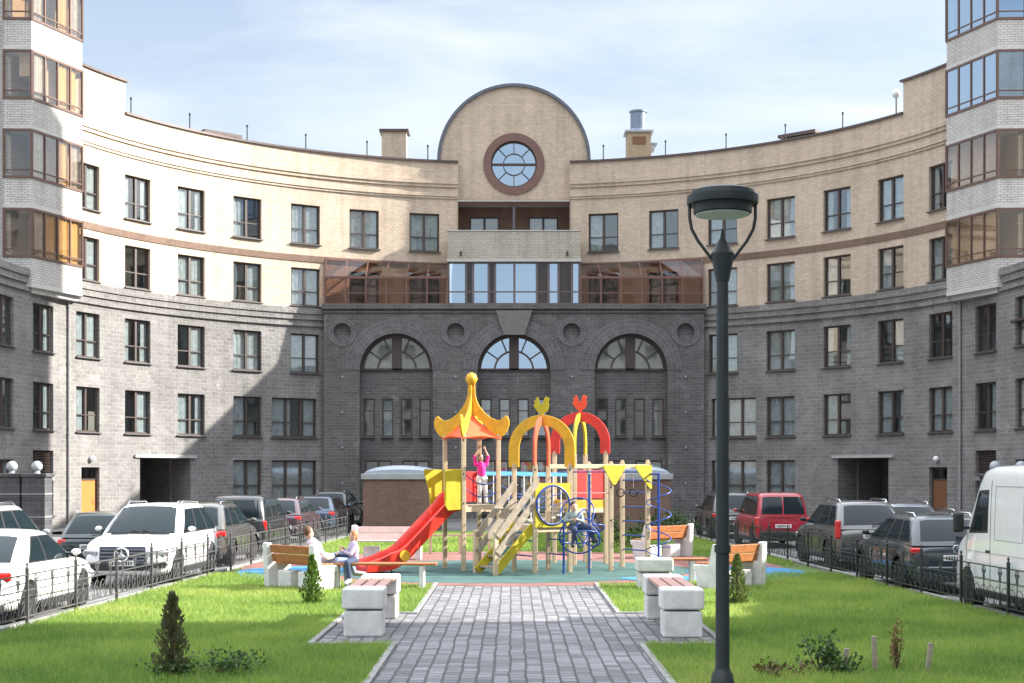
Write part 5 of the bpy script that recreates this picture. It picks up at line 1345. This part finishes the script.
def car(label, cat, loc, rz, P, mat, group=None, name='parked_car'):
    t = thing(name, label, cat, loc, rz, group or 'cars parked beside the fences'); L, W, H = P['L'], P['W'], P['H']; h = L/2
    hb = hull(t, P, mat); add_wheels(t, P)
    yrb, yrt, yft, yfb = P['cab']; zr, zf = P['belt']; wb, wt = W/2*.93, W/2*P.get('tum', .76); z0r, z0f = zr - .06, zf - .06
    cab = cabin_mesh(P, z0r, z0f, wb, wt).build('cabin', mat, t, fixn=True, smooth=None)
    me = cab.data; me.polygons.foreach_set('use_smooth', [True]*len(me.polygons)); me.set_sharp_from_angle(angle=R_(50))
    V = [Vector(p) for p in ((-wb, yrb, z0r), (wb, yrb, z0r), (wb, yfb, z0f), (-wb, yfb, z0f), (-wt, yrt, H), (wt, yrt, H), (wt, yft, H), (-wt, yft, H))]
    bc, bh = bvh_of(cab), bvh_of(hb)
    pane('windscreen_trim', (V[2], V[3], V[7], V[6]), .05, .95, .02, .93, t, M_TRIM, off=.004, tl=.01, tr=.01, bvh=bc)
    pane('windscreen', (V[2], V[3], V[7], V[6]), .075, .925, .07, .9, t, M_CARGL, off=.009, tl=.01, tr=.01, bvh=bc)
    if P.get('rear', 1) == 2:
        pane('rear_window', (V[0], V[1], V[5], V[4]), .07, .485, .12, .86, t, M_CARGL, bvh=bc); pane('rear_window', (V[0], V[1], V[5], V[4]), .515, .93, .12, .86, t, M_CARGL, bvh=bc)
    elif P.get('rear', 1): pane('rear_window', (V[0], V[1], V[5], V[4]), .09, .91, .12, .86, t, M_CARGL, bvh=bc)
    for s in (-1, 1):
        c = (V[1], V[2], V[6], V[5]) if s > 0 else (V[3], V[0], V[4], V[7])
        lo, hi = P['side'][0][0] - .025, P['side'][-1][1] + .02
        if s < 0: lo, hi = 1 - hi, 1 - lo
        pane('window_trim', c, lo, hi, .09, .885, t, M_TRIM, off=.004, tl=.03, tr=.02, bvh=bc)
        for i, (u0, u1) in enumerate(P['side']):
            if s < 0: u0, u1 = 1 - u1, 1 - u0
            pane('side_window', c, u0, u1, .13, .86, t, M_CARGL, off=.009, tl=.03 if (s < 0 and i == len(P['side'])-1) or (s > 0 and i == 0) else 0, tr=.02, bvh=bc)
        m = MB(); m.ball((0, 0, 0), (.085, .05, .058), 12, 8); mi = m.build('mirror', mat if not P.get('bmir') else M_TRIM, t, smooth=60, loc=(s*(W/2 + .07), yfb - .38, zf + .1))
        m = MB(); m.box((-s*.1, 0, -.04), (.12, .04, .04)); m.build('mirror_arm', M_TRIM, mi)
        for dy in P.get('handles', (-.75, .25)): rbox('door_handle', mat if not P.get('bmir') else M_TRIM, t, (s*(W/2*.985), dy, zf - .14), (.04, .19, .03), .01)
        for y in P.get('seams', (-1.05, .05, 1.0)): seam('door_seam', line((s*W/2, y, P['zb'] + .16), (s*W/2, y, zf - .04)), (s, 0, 0), t, M_TRIM, bh)
        seam('body_crease', line((s*W/2, -h + .5, zr - .2), (s*W/2, h - .7, zf - .24), 16), (s, 0, 0), t, M_CREASE, bh, .008)
        rbox('sill_trim', M_TRIM, t, (s*(W/2*.955), (P['ya']*2 + P['wb'])/2, P['zb'] + .09), (.1, P['wb'] - P['r']*2 - .2, .13))
        if P.get('rails'):
            m = MB(); rr = wt*.88; m.tube([(s*rr, yrt + .12, H), (s*rr, yrt + .22, H + .07), (s*rr, yft - .35, H + .08), (s*rr, yft - .2, H + .015)], .02, 8); m.build('roof_rail', M_CHROME, t, smooth=60)
        hz = P['top'][-1][1]
        rbox('headlight', M_HEADL, t, (s*(W/2*.70), h - .17, hz - .16), (W*.2, .22, .15), .05, rz=-s*.4)
        if P.get('tallt'):
            rbox('tail_light', M_TAIL, t, (s*(W/2*.90), -h + .14, zr - (.06 if P['tallt'] == 1 else .2)), (.15, .2, .46 if P['tallt'] == 1 else .3), .05, rz=s*.4)
        else: rbox('tail_light', M_TAIL, t, (s*(W/2*.82), -h + .14, zr - .17), (.24, .18, .15), .04, rz=s*.35)
    b = MB(); b.box((0, 0, 0), (W*.86, .16, .2)); b.build('rear_bumper', mat if not P.get('dbump') else M_TRIM, t, loc=(0, -h + .03, P['zb'] + .26), bevel=.06, seg=3)
    rbox('front_bumper', M_TRIM, t, (0, h - .07, P['zb'] + .22), (W*.66, .16, .16), .05)
    rbox('grille', M_TRIM, t, (0, h - .06, P['top'][-1][1] - .2), (W*.42, .1, .16), .03)
    for s, y, z in ((1, h + .01, P['zb'] + .3), (-1, -h - (.005 if not P.get('blunt') else .03), P.get('platez', zr - .28))):
        pl = rbox('number_plate', M_PLATE, t, (0, y, z), (.52, .03, .115), .008)
        m = MB()
        for k in range(8): m.box((-.2 + .052*k + (.03 if k > 5 else 0), s*.018, 0), (.03, .004, .06 if k in (0, 4, 5) else .075))
        m.build('plate_marks', M_TRIM, pl)
    if P.get('clad'):
        for s in (-1, 1):
            for y in (P['ya'], P['ya'] + P['wb']):
                ar = MB(); rows = []
                for i in range(17):
                    a = PI*(i/16)*1.12 - PI*.06; rows.append([(s*xx, y + rr*math.cos(a), P['r'] + .01 + rr*math.sin(a)) for xx, rr in ((W/2 - .05, P['r'] + .05), (W/2 + .004, P['r'] + .05), (W/2 - .004, P['r'] + .105), (W/2 - .05, P['r'] + .105))])
                ar.grid(rows, True, True); ar.build('arch_trim', M_TRIM, t)
    zt_ = P['zb'] + .40
    seam('tailgate_seam', line((-W*.40, -h, zt_), (W*.40, -h, zt_), 14), (0, -1, 0), t, M_CREASE, bh)
    for k in (-1, 1): seam('tailgate_seam', line((k*W*.40, -h, zt_), (k*W*.42, -h, zr - .06), 8), (0, -1, 0), t, M_CREASE, bh)
    seam('bonnet_seam', line((-W*.4, h - .2, P['top'][-1][1] + .1), (W*.4, h - .2, P['top'][-1][1] + .1), 12), (0, 0, 1), t, M_CREASE, bh)
    wp = MB(); wp.bar((0, yrb - .02, zr + .03), (.35, yrb + .02, zr + .13), .02, .02); wp.build('rear_wiper', M_TRIM, t)
    for s in (-1, 1):
        wp = MB(); wp.bar((s*.12 - .25, yfb + .05, zf + .01), (s*.12 + .32 - .25, yfb - .04, zf + .09), .02, .02); wp.build('wiper', M_TRIM, t)
    rbox('bumper_strip', M_TRIM, t, (0, -h + .06, P['zb'] + .12), (W*.84, .2, .16), .04)
    m = MB(); m.box((0, 0, 0), (W*.8, L*.86, .06)); m.build('underbody', M_TRIM, t, loc=(0, 0, P['zb'] + .08))
    return t
SUV = dict(clad=1, L=4.75, W=1.93, H=1.70, r=.37, wb=2.9, ya=-1.5, zb=.24, top=[(-2.4, 1.04), (-1.6, 1.1), (.75, 1.1), (1.25, 1.08), (2.05, .98), (2.4, .90)], cab=(-2.24, -1.62, .2, 1.1), belt=(1.1, 1.1), side=((.06, .27), (.30, .58), (.61, .93)), rails=1, tum=.71)
CROSS = dict(clad=1, L=4.45, W=1.82, H=1.62, r=.345, wb=2.62, ya=-1.33, zb=.22, top=[(-2.3, 1.0), (-1.4, 1.04), (.7, 1.04), (1.2, 1.0), (1.9, .9), (2.3, .82)], cab=(-2.12, -1.55, .15, 1.08), belt=(1.04, 1.04), side=((.06, .27), (.30, .57), (.60, .93)), rails=1, tum=.71)
SEDAN = dict(L=4.5, W=1.80, H=1.44, r=.325, wb=2.65, ya=-1.35, zb=.18, top=[(-2.3, .90), (-1.6, .99), (-.9, .97), (.75, .95), (1.3, .93), (1.95, .82), (2.3, .72)], cab=(-1.72, -.85, .1, 1.0), belt=(.97, .95), side=((.16, .45), (.48, .92)), tum=.70)
HATCH = dict(L=4.0, W=1.70, H=1.44, r=.30, wb=2.46, ya=-1.25, zb=.2, top=[(-2.1, .90), (-1.3, .96), (.6, .94), (1.1, .9), (1.7, .82), (2.1, .74)], cab=(-1.93, -1.35, .1, .95), belt=(.94, .94), side=((.08, .3), (.33, .6), (.63, .93)), tum=.73)
VANL = dict(L=4.3, W=1.78, H=1.75, r=.31, wb=2.7, ya=-1.35, zb=.2, top=[(-2.2, 1.06), (-1.3, 1.06), (.9, 1.06), (1.3, 1.0), (1.8, .9), (2.2, .8)], cab=(-2.13, -1.92, .35, 1.3), belt=(1.06, 1.06), side=((.05, .32), (.36, .62), (.65, .93)), tum=.80, rear=2, blunt=1, platez=.72, tallt=2)
def at(xr, s, y): return (xr, y, 0)
white = paint('white', (.74,.74,.74)); silver = paint('silver', (.40,.42,.44), .5); dgrey = paint('dark grey', (.055,.058,.06), .3); black = paint('black', (.018,.02,.024)); graph = paint('warm graphite', (.10,.098,.092), .4)
red = paint('red', (.36,.012,.03)); navy = paint('dark teal', (.016,.028,.036)); purple = paint('plum', (.075,.045,.06), .3); green = paint('bottle green', (.022,.035,.034), .2); bluec = paint('steel blue', (.045,.07,.11), .4)
# left side, along the fence, from the camera backwards
c = car('white two-door sedan parked nearest on the left, its tail at the picture edge', 'car', (-8.62, 24.45, 0), R_(-1.5), dict(SEDAN, handles=(-.3,), seams=(-.35, 1.0)), white)
c = car('white SUV facing the camera on the left, with a star badge on its wide grille', 'car', (-8.05, 32.2, 0), R_(180 - 2), dict(SUV, bmir=0, clad=0), white)
h = SUV['L']/2
gr = MB()
for z in (.60, .68, .76, .83): gr.box((0, 0, z - .72), (.92, .03, .035))
go = gr.build('grille_bars', plain('satin grille bar', (.2,.21,.23), .35, metal=.6), c, loc=(0, h + .005, .72))
go2 = MB(); go2.box((0, -.02, 0), (.98, .05, .34)); go2.build('grille_surround', plain('blue black grille', (.03,.04,.07), .4), c, loc=(0, h - .01, .72), bevel=.02)
st = MB(); st.tube([(.14*math.cos(t), 0, .14*math.sin(t)) for t in np.linspace(0, 2*PI, 32)[:-1]], .02, 8, True)
for k in range(3):
    a = PI/2 + k*2*PI/3; px, pz = -math.sin(a)*.036, math.cos(a)*.036
    st.v += [(px, -.01, pz), (-px, -.01, -pz), (.14*math.cos(a), -.005, .14*math.sin(a)), (px*.2, .02, pz*.2)]; n = len(st.v) - 4; st.f += [(n, n+2, n+3), (n+1, n+3, n+2), (n, n+1, n+2), (n, n+3, n+1)]
st.build('star_badge', plain('bright badge', (.75,.76,.78), .25, metal=.4), c, loc=(0, h + .045, .72), fixn=True)
for s in (-1, 1):
    rbox('bumper_vent', M_TRIM, c, (s*.72, h - .13, .50), (.34, .16, .13), .03, rz=-s*.35)
    rbox('bonnet_vent', M_TRIM, c, (s*.42, h - 1.22, 1.105), (.36, .06, .02), .005)
rbox('lower_grille', M_TRIM, c, (0, h - .03, .47), (.95, .1, .16), .03)
car('silver SUV in the second row on the left, behind the white sedan', 'car', (-11.25, 30.8, 0), R_(-2), dict(CROSS, H=1.72), silver)
car('dark green hatchback with its tail lights to the camera, left of the white SUV', 'car', (-10.05, 36.1, 0), 0, dict(HATCH, platez=.66), green)
car('dark grey crossover parked right behind the white SUV by the left fence', 'car', (-8.12, 38.7, 0), R_(-2), dict(CROSS, H=1.6), graph)
car('black minivan with a red tail light behind the dark grey crossover', 'car', (-8.15, 44.8, 0), R_(-2), dict(VANL, W=1.85, H=1.70, L=4.6, rear=1, tallt=2), black)
car('plum coloured SUV beyond the black minivan on the left', 'car', (-8.0, 51.2, 0), R_(-3), dict(CROSS, H=1.52), purple)
car('dark blue car in the far left row, above the head of the man', 'car', (-7.55, 56.8, 0), R_(-3), dict(CROSS, H=1.5, rails=0), bluec)
car('black SUV last in the left row beside the ramp house', 'car', (-7.6, 62.0, 0), R_(-3), dict(CROSS, H=1.62), black)
# right side
car('dark teal estate car with its tail to the camera, next to the white van', 'car', (8.72, 30.5, 0), R_(2), dict(CROSS, W=1.84, H=1.53, bmir=1, L=4.4, tallt=0, platez=.74), navy)
car('graphite SUV with tall red tail lights, behind the dark teal estate car', 'car', (8.78, 37.4, 0), R_(2), dict(SUV, W=1.88, H=1.68, tallt=1, bmir=1, dbump=1, platez=.88), dict(g=graph)['g'])
car('bright red van with two rear doors on the right', 'car', (8.62, 48.0, 0), R_(2), dict(VANL, dbump=1), red)
car('dark SUV with a pale roof, half hidden behind the street lamp pole', 'car', (8.15, 54.6, 0), R_(2), dict(CROSS, H=1.66), dgrey)
car('grey SUV in the second row on the right, behind the graphite SUV', 'car', (10.75, 40.4, 0), R_(1), dict(CROSS, H=1.56), paint('mid grey', (.15,.17,.19), .4))
car('dark sedan with roof rails in the second row, behind the dark teal estate car', 'car', (11.0, 35.2, 0), R_(1), dict(CROSS, H=1.48, W=1.8), dgrey)
# white delivery van
def delivery_van():
    t = thing('parked_van', 'tall white delivery van parked on the right, cut by the picture edge', 'van', (9.12, 23.85, 0), R_(1.5), 'cars parked beside the fences')
    P = dict(L=5.3, W=1.95, H=2.55, r=.34, wb=3.4, ya=-1.75, zb=.28); W, H, h = P['W'], P['H'], 2.65
    pts = [(-h, H - .02), (-h + .3, H), (.6, H), (.95, H - .05), (1.15, H - .22), (1.78, 1.5), (1.88, 1.40), (2.45, 1.14), (2.6, 1.0), (2.65, .82)]
    def roof(y):
        for (a, b), (c, d) in zip(pts, pts[1:]):
            if a <= y <= c: return b + (d - b)*(y - a)/(c - a)
    half = [(0, 0), (.9, 0), (.985, .03), (1, .08), (1, .2), (1, .34), (.997, .48), (.985, .66), (.965, .84), (.955, .90), (.935, .945), (.90, .975), (.84, .992), (.5, 1.005), (0, 1.012)]
    rows = []
    for y, wf in ((-h, .955), (-h + .03, .985), (-h + .1, 1), (-2.0, 1), (-1.2, 1), (-.4, 1), (.2, 1), (.6, 1), (.8, 1), (.95, 1), (1.06, 1), (1.15, 1), (1.3, 1), (1.46, .998), (1.62, .995), (1.78, .99), (1.83, .988), (1.88, .985), (2.05, .975), (2.25, .955), (2.4, .925), (2.5, .89), (2.58, .84), (2.63, .77), (2.65, .7)):
        w = W/2*wf; z0 = .3 + (.12 if y > 2.55 else 0); z1 = roof(y); r = [(fx_*w, y, z0 + (z1 - z0)*fz) for fx_, fz in half]
        rows.append(r + [(-x, y_, z) for x, y_, z in r[-2:0:-1]])
    b = MB(); b.grid(rows, True, True); o = b.build('body', white, None, fixn=True)
    cut = MB()
    for s in (-1, 1):
        for y in (P['ya'], P['ya'] + P['wb']): cut.lathe([(.41, s*(W/2 - .3)), (.41, s*(W/2 + .2))][::s], 32, (0, y, P['r'] + .02), axis='X')
    co = cut.build('cutter', M_TRIM, None, fixn=True)
    bo = o.modifiers.new('b', 'BOOLEAN'); bo.operation = 'DIFFERENCE'; bo.object = co; bo.solver = 'EXACT'
    bake(o); bpy.data.objects.remove(co); o.parent = t; bv = bvh_of(o)
    me = o.data; me.polygons.foreach_set('use_smooth', [True]*len(me.polygons)); me.set_sharp_from_angle(angle=R_(32))
    add_wheels(t, P)
    for s in (-1, 1):
        X = s*W/2; cs = [(X, .62, 1.40), (X, 1.60, 1.36), (X, 1.12, 2.12), (X, .62, 2.14)]
        if s < 0: cs = [cs[1], cs[0], cs[3], cs[2]]
        pane('window_trim', cs, 0, 1, 0, 1, t, M_TRIM, off=.003, bvh=bv); pane('side_window', cs, .05, .95, .05, .94, t, M_CARGL, off=.007, bvh=bv)
        seam('door_seam', line((X, .5, .42), (X, .5, 2.3), 14), (s, 0, 0), t, M_CREASE, bv); seam('door_seam', line((X, 1.72, .7), (X, 1.72, 1.36)), (s, 0, 0), t, M_CREASE, bv)
        M_SE = plain('grey seam', (.3,.3,.3), .6)
        seam('body_crease', line((X, -2.5, 1.06), (X, 1.7, 1.06), 20), (s, 0, 0), t, M_SE, bv); seam('body_crease', line((X, -2.5, .62), (X, 1.2, .62), 20), (s, 0, 0), t, M_SE, bv, .02)
        for y0, y1 in ((-2.4, -1.1), (-.95, .3)):
            ring_ = line((X, y0, 1.3), (X, y1, 1.3)) + line((X, y1, 1.3), (X, y1, 2.2)) + line((X, y1, 2.2), (X, y0, 2.2)) + line((X, y0, 2.2), (X, y0, 1.3))
            seam('panel_crease', ring_, (s, 0, 0), t, M_SE, bv, .014)
        rbox('door_handle', M_TRIM, t, (s*(W/2*.998), .6, 1.0 + .08), (.03, .2, .05), .01)
        m = rbox('mirror', M_TRIM, t, (s*(W/2 + .16), 1.62, 1.55), (.19, .12, .36), .05); 
        b = MB(); b.box((-s*.14, 0, -.1), (.18, .05, .05)); b.build('mirror_arm', M_TRIM, m)
        rbox('sill_trim', M_TRIM, t, (s*(W/2*.97), -.05, .36), (.08, 2.5, .14))
        rbox('tail_light', M_TAIL, t, (s*(W/2*.93), -h + .02, 1.1), (.12, .08, .4), .03)
        rbox('headlight', M_HEADL, t, (s*.66, 2.52, .86), (.34, .2, .2), .05, rz=-s*.4)
    rbox('front_bumper', M_TRIM, t, (0, 2.6, .48), (1.5, .2, .26), .06); rbox('rear_bumper', M_TRIM, t, (0, -h - .03, .45), (1.8, .16, .2), .05)
    pane('windscreen', [(.9, 1.82, 1.46), (-.9, 1.82, 1.46), (-.82, 1.1, 2.36), (.82, 1.1, 2.36)], .03, .97, .03, .97, t, M_CARGL, off=.006, bvh=bv)
    b = MB(); b.box((0, 0, 0), (1.6, 4.6, .08)); b.build('underbody', M_TRIM, t, loc=(0, -.1, .34))
delivery_van()
# round emblem on the tail of the dark teal car
for o in bpy.data.objects:
    if o.get('label', '').startswith('dark teal estate'):
        b = MB(); b.tube([(.07*math.cos(t), 0, .07*math.sin(t)) for t in np.linspace(0, 2*PI, 24)[:-1]], .009, 6, True)
        b.tube([(-.03, 0, .058), (0, 0, .004), (.03, 0, .058)], .008, 6); b.tube([(-.058, 0, .03), (-.028, 0, -.052), (0, 0, .0), (.028, 0, -.052), (.058, 0, .03)], .008, 6)
        b.build('round_badge', M_CHROME, o, loc=(0, -2.2 - .005, .92))

# ------------------------------------------------------------------ camera, sky, sun
cam = bpy.data.cameras.new('camera'); co = bpy.data.objects.new('camera', cam); C.objects.link(co)
co.location = (0, 0, CAMZ + .075); co.rotation_euler = (PI/2, 0, 0); cam.sensor_width = 36; cam.lens = FPX/1024*36; cam.shift_y = (HY - 341.5)/1024; cam.clip_start = .1; cam.clip_end = 3000
sc = bpy.context.scene; sc.camera = co
SUN_AZ, SUN_EL = 5.0, 28.0                            # degrees from +X towards +Y; height
# occluders on the right of the court
side_block('apartment_block', 'tall pale brick apartment block on the right, outside the picture', 20.0, 33, -25, 24.2, 30)
side_block('low_wing', 'low pale brick wing between the two tall blocks on the right, outside the picture', 20.2, 32, 24.6, 57.5, 8.4)
side_block('apartment_block', 'tall pale apartment block behind the camera on the left, outside the picture', 42, 55, -70, -8.5, 34, PI/2 + PI)
side_block('apartment_block', 'tall pale apartment block behind the camera on the right, outside the picture', 42, 55, 9.5, 70, 34, PI/2 + PI)
sl = bpy.data.lights.new('sun', 'SUN'); sl.energy = 3.9; sl.angle = R_(.53); sl.color = (1, .95, .87); so = bpy.data.objects.new('sun', sl); C.objects.link(so)
a, e = R_(SUN_AZ), R_(SUN_EL); sd = Vector((math.cos(a)*math.cos(e), math.sin(a)*math.cos(e), math.sin(e)))
so.rotation_euler = sd.to_track_quat('Z', 'Y').to_euler(); so.location = (60, 30, 60)
w = bpy.data.worlds.new('World'); sc.world = w; w.use_nodes = True; nt = w.node_tree; bg = nt.nodes['Background']
sky = N(nt, 'ShaderNodeTexSky', sky_type='NISHITA'); sky.sun_disc = False; sky.sun_elevation = e; sky.sun_rotation = PI/2 - a; sky.altitude = 50; sky.air_density = 1.0; sky.dust_density = 1.2; sky.ozone_density = 1.2
tc = N(nt, 'ShaderNodeTexCoord'); sx = N(nt, 'ShaderNodeSeparateXYZ'); nt.links.new(tc.outputs['Generated'], sx.inputs[0])
mp = N(nt, 'ShaderNodeMapping'); mp.inputs['Scale'].default_value = (1.6, 1.6, 7.5); mp.inputs['Rotation'].default_value = (0, .10, 0); nt.links.new(tc.outputs['Generated'], mp.inputs['Vector'])
nz = N(nt, 'ShaderNodeTexNoise'); nz.inputs['Scale'].default_value = 1.9; nz.inputs['Detail'].default_value = 9; nz.inputs['Roughness'].default_value = .55; nz.inputs['Distortion'].default_value = .35; nt.links.new(mp.outputs[0], nz.inputs['Vector'])
cl = ramp(nt, nz.outputs['Fac'], [(.40, (0, 0, 0)), (.66, (1, 1, 1))])
hz = ramp(nt, sx.outputs['Z'], [(.0, (1, 1, 1)), (.16, (.85,) * 3), (.27, (.5,) * 3), (.5, (.1,) * 3)])
mm = N(nt, 'ShaderNodeMath', operation='MULTIPLY_ADD'); mm.inputs[1].default_value = .5; nt.links.new(cl, mm.inputs[0]); 
m2 = N(nt, 'ShaderNodeMath', operation='MULTIPLY'); m2.inputs[1].default_value = .7; nt.links.new(hz, m2.inputs[0]); nt.links.new(m2.outputs[0], mm.inputs[2]); mm.use_clamp = True
mc = mixc(nt, mm.outputs[0], sky.outputs[0], (4.9, 5.15, 5.4))
hi = ramp(nt, sx.outputs['Z'], [(.36, (0, 0, 0)), (.62, (.85,) * 3)])          # cloud veil added above the view, brightened to fill the shade
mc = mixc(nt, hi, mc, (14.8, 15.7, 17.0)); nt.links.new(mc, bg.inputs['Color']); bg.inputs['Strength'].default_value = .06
vs = sc.view_settings; vs.view_transform = 'Standard'; vs.look = 'None'; vs.exposure = 1.85; vs.gamma = 1; vs.use_curve_mapping = False
sc.render.film_transparent = False
cy = sc.cycles; cy.max_bounces = 6; cy.diffuse_bounces = 3; cy.glossy_bounces = 3; cy.transmission_bounces = 4; cy.transparent_max_bounces = 8; cy.sample_clamp_indirect = 6
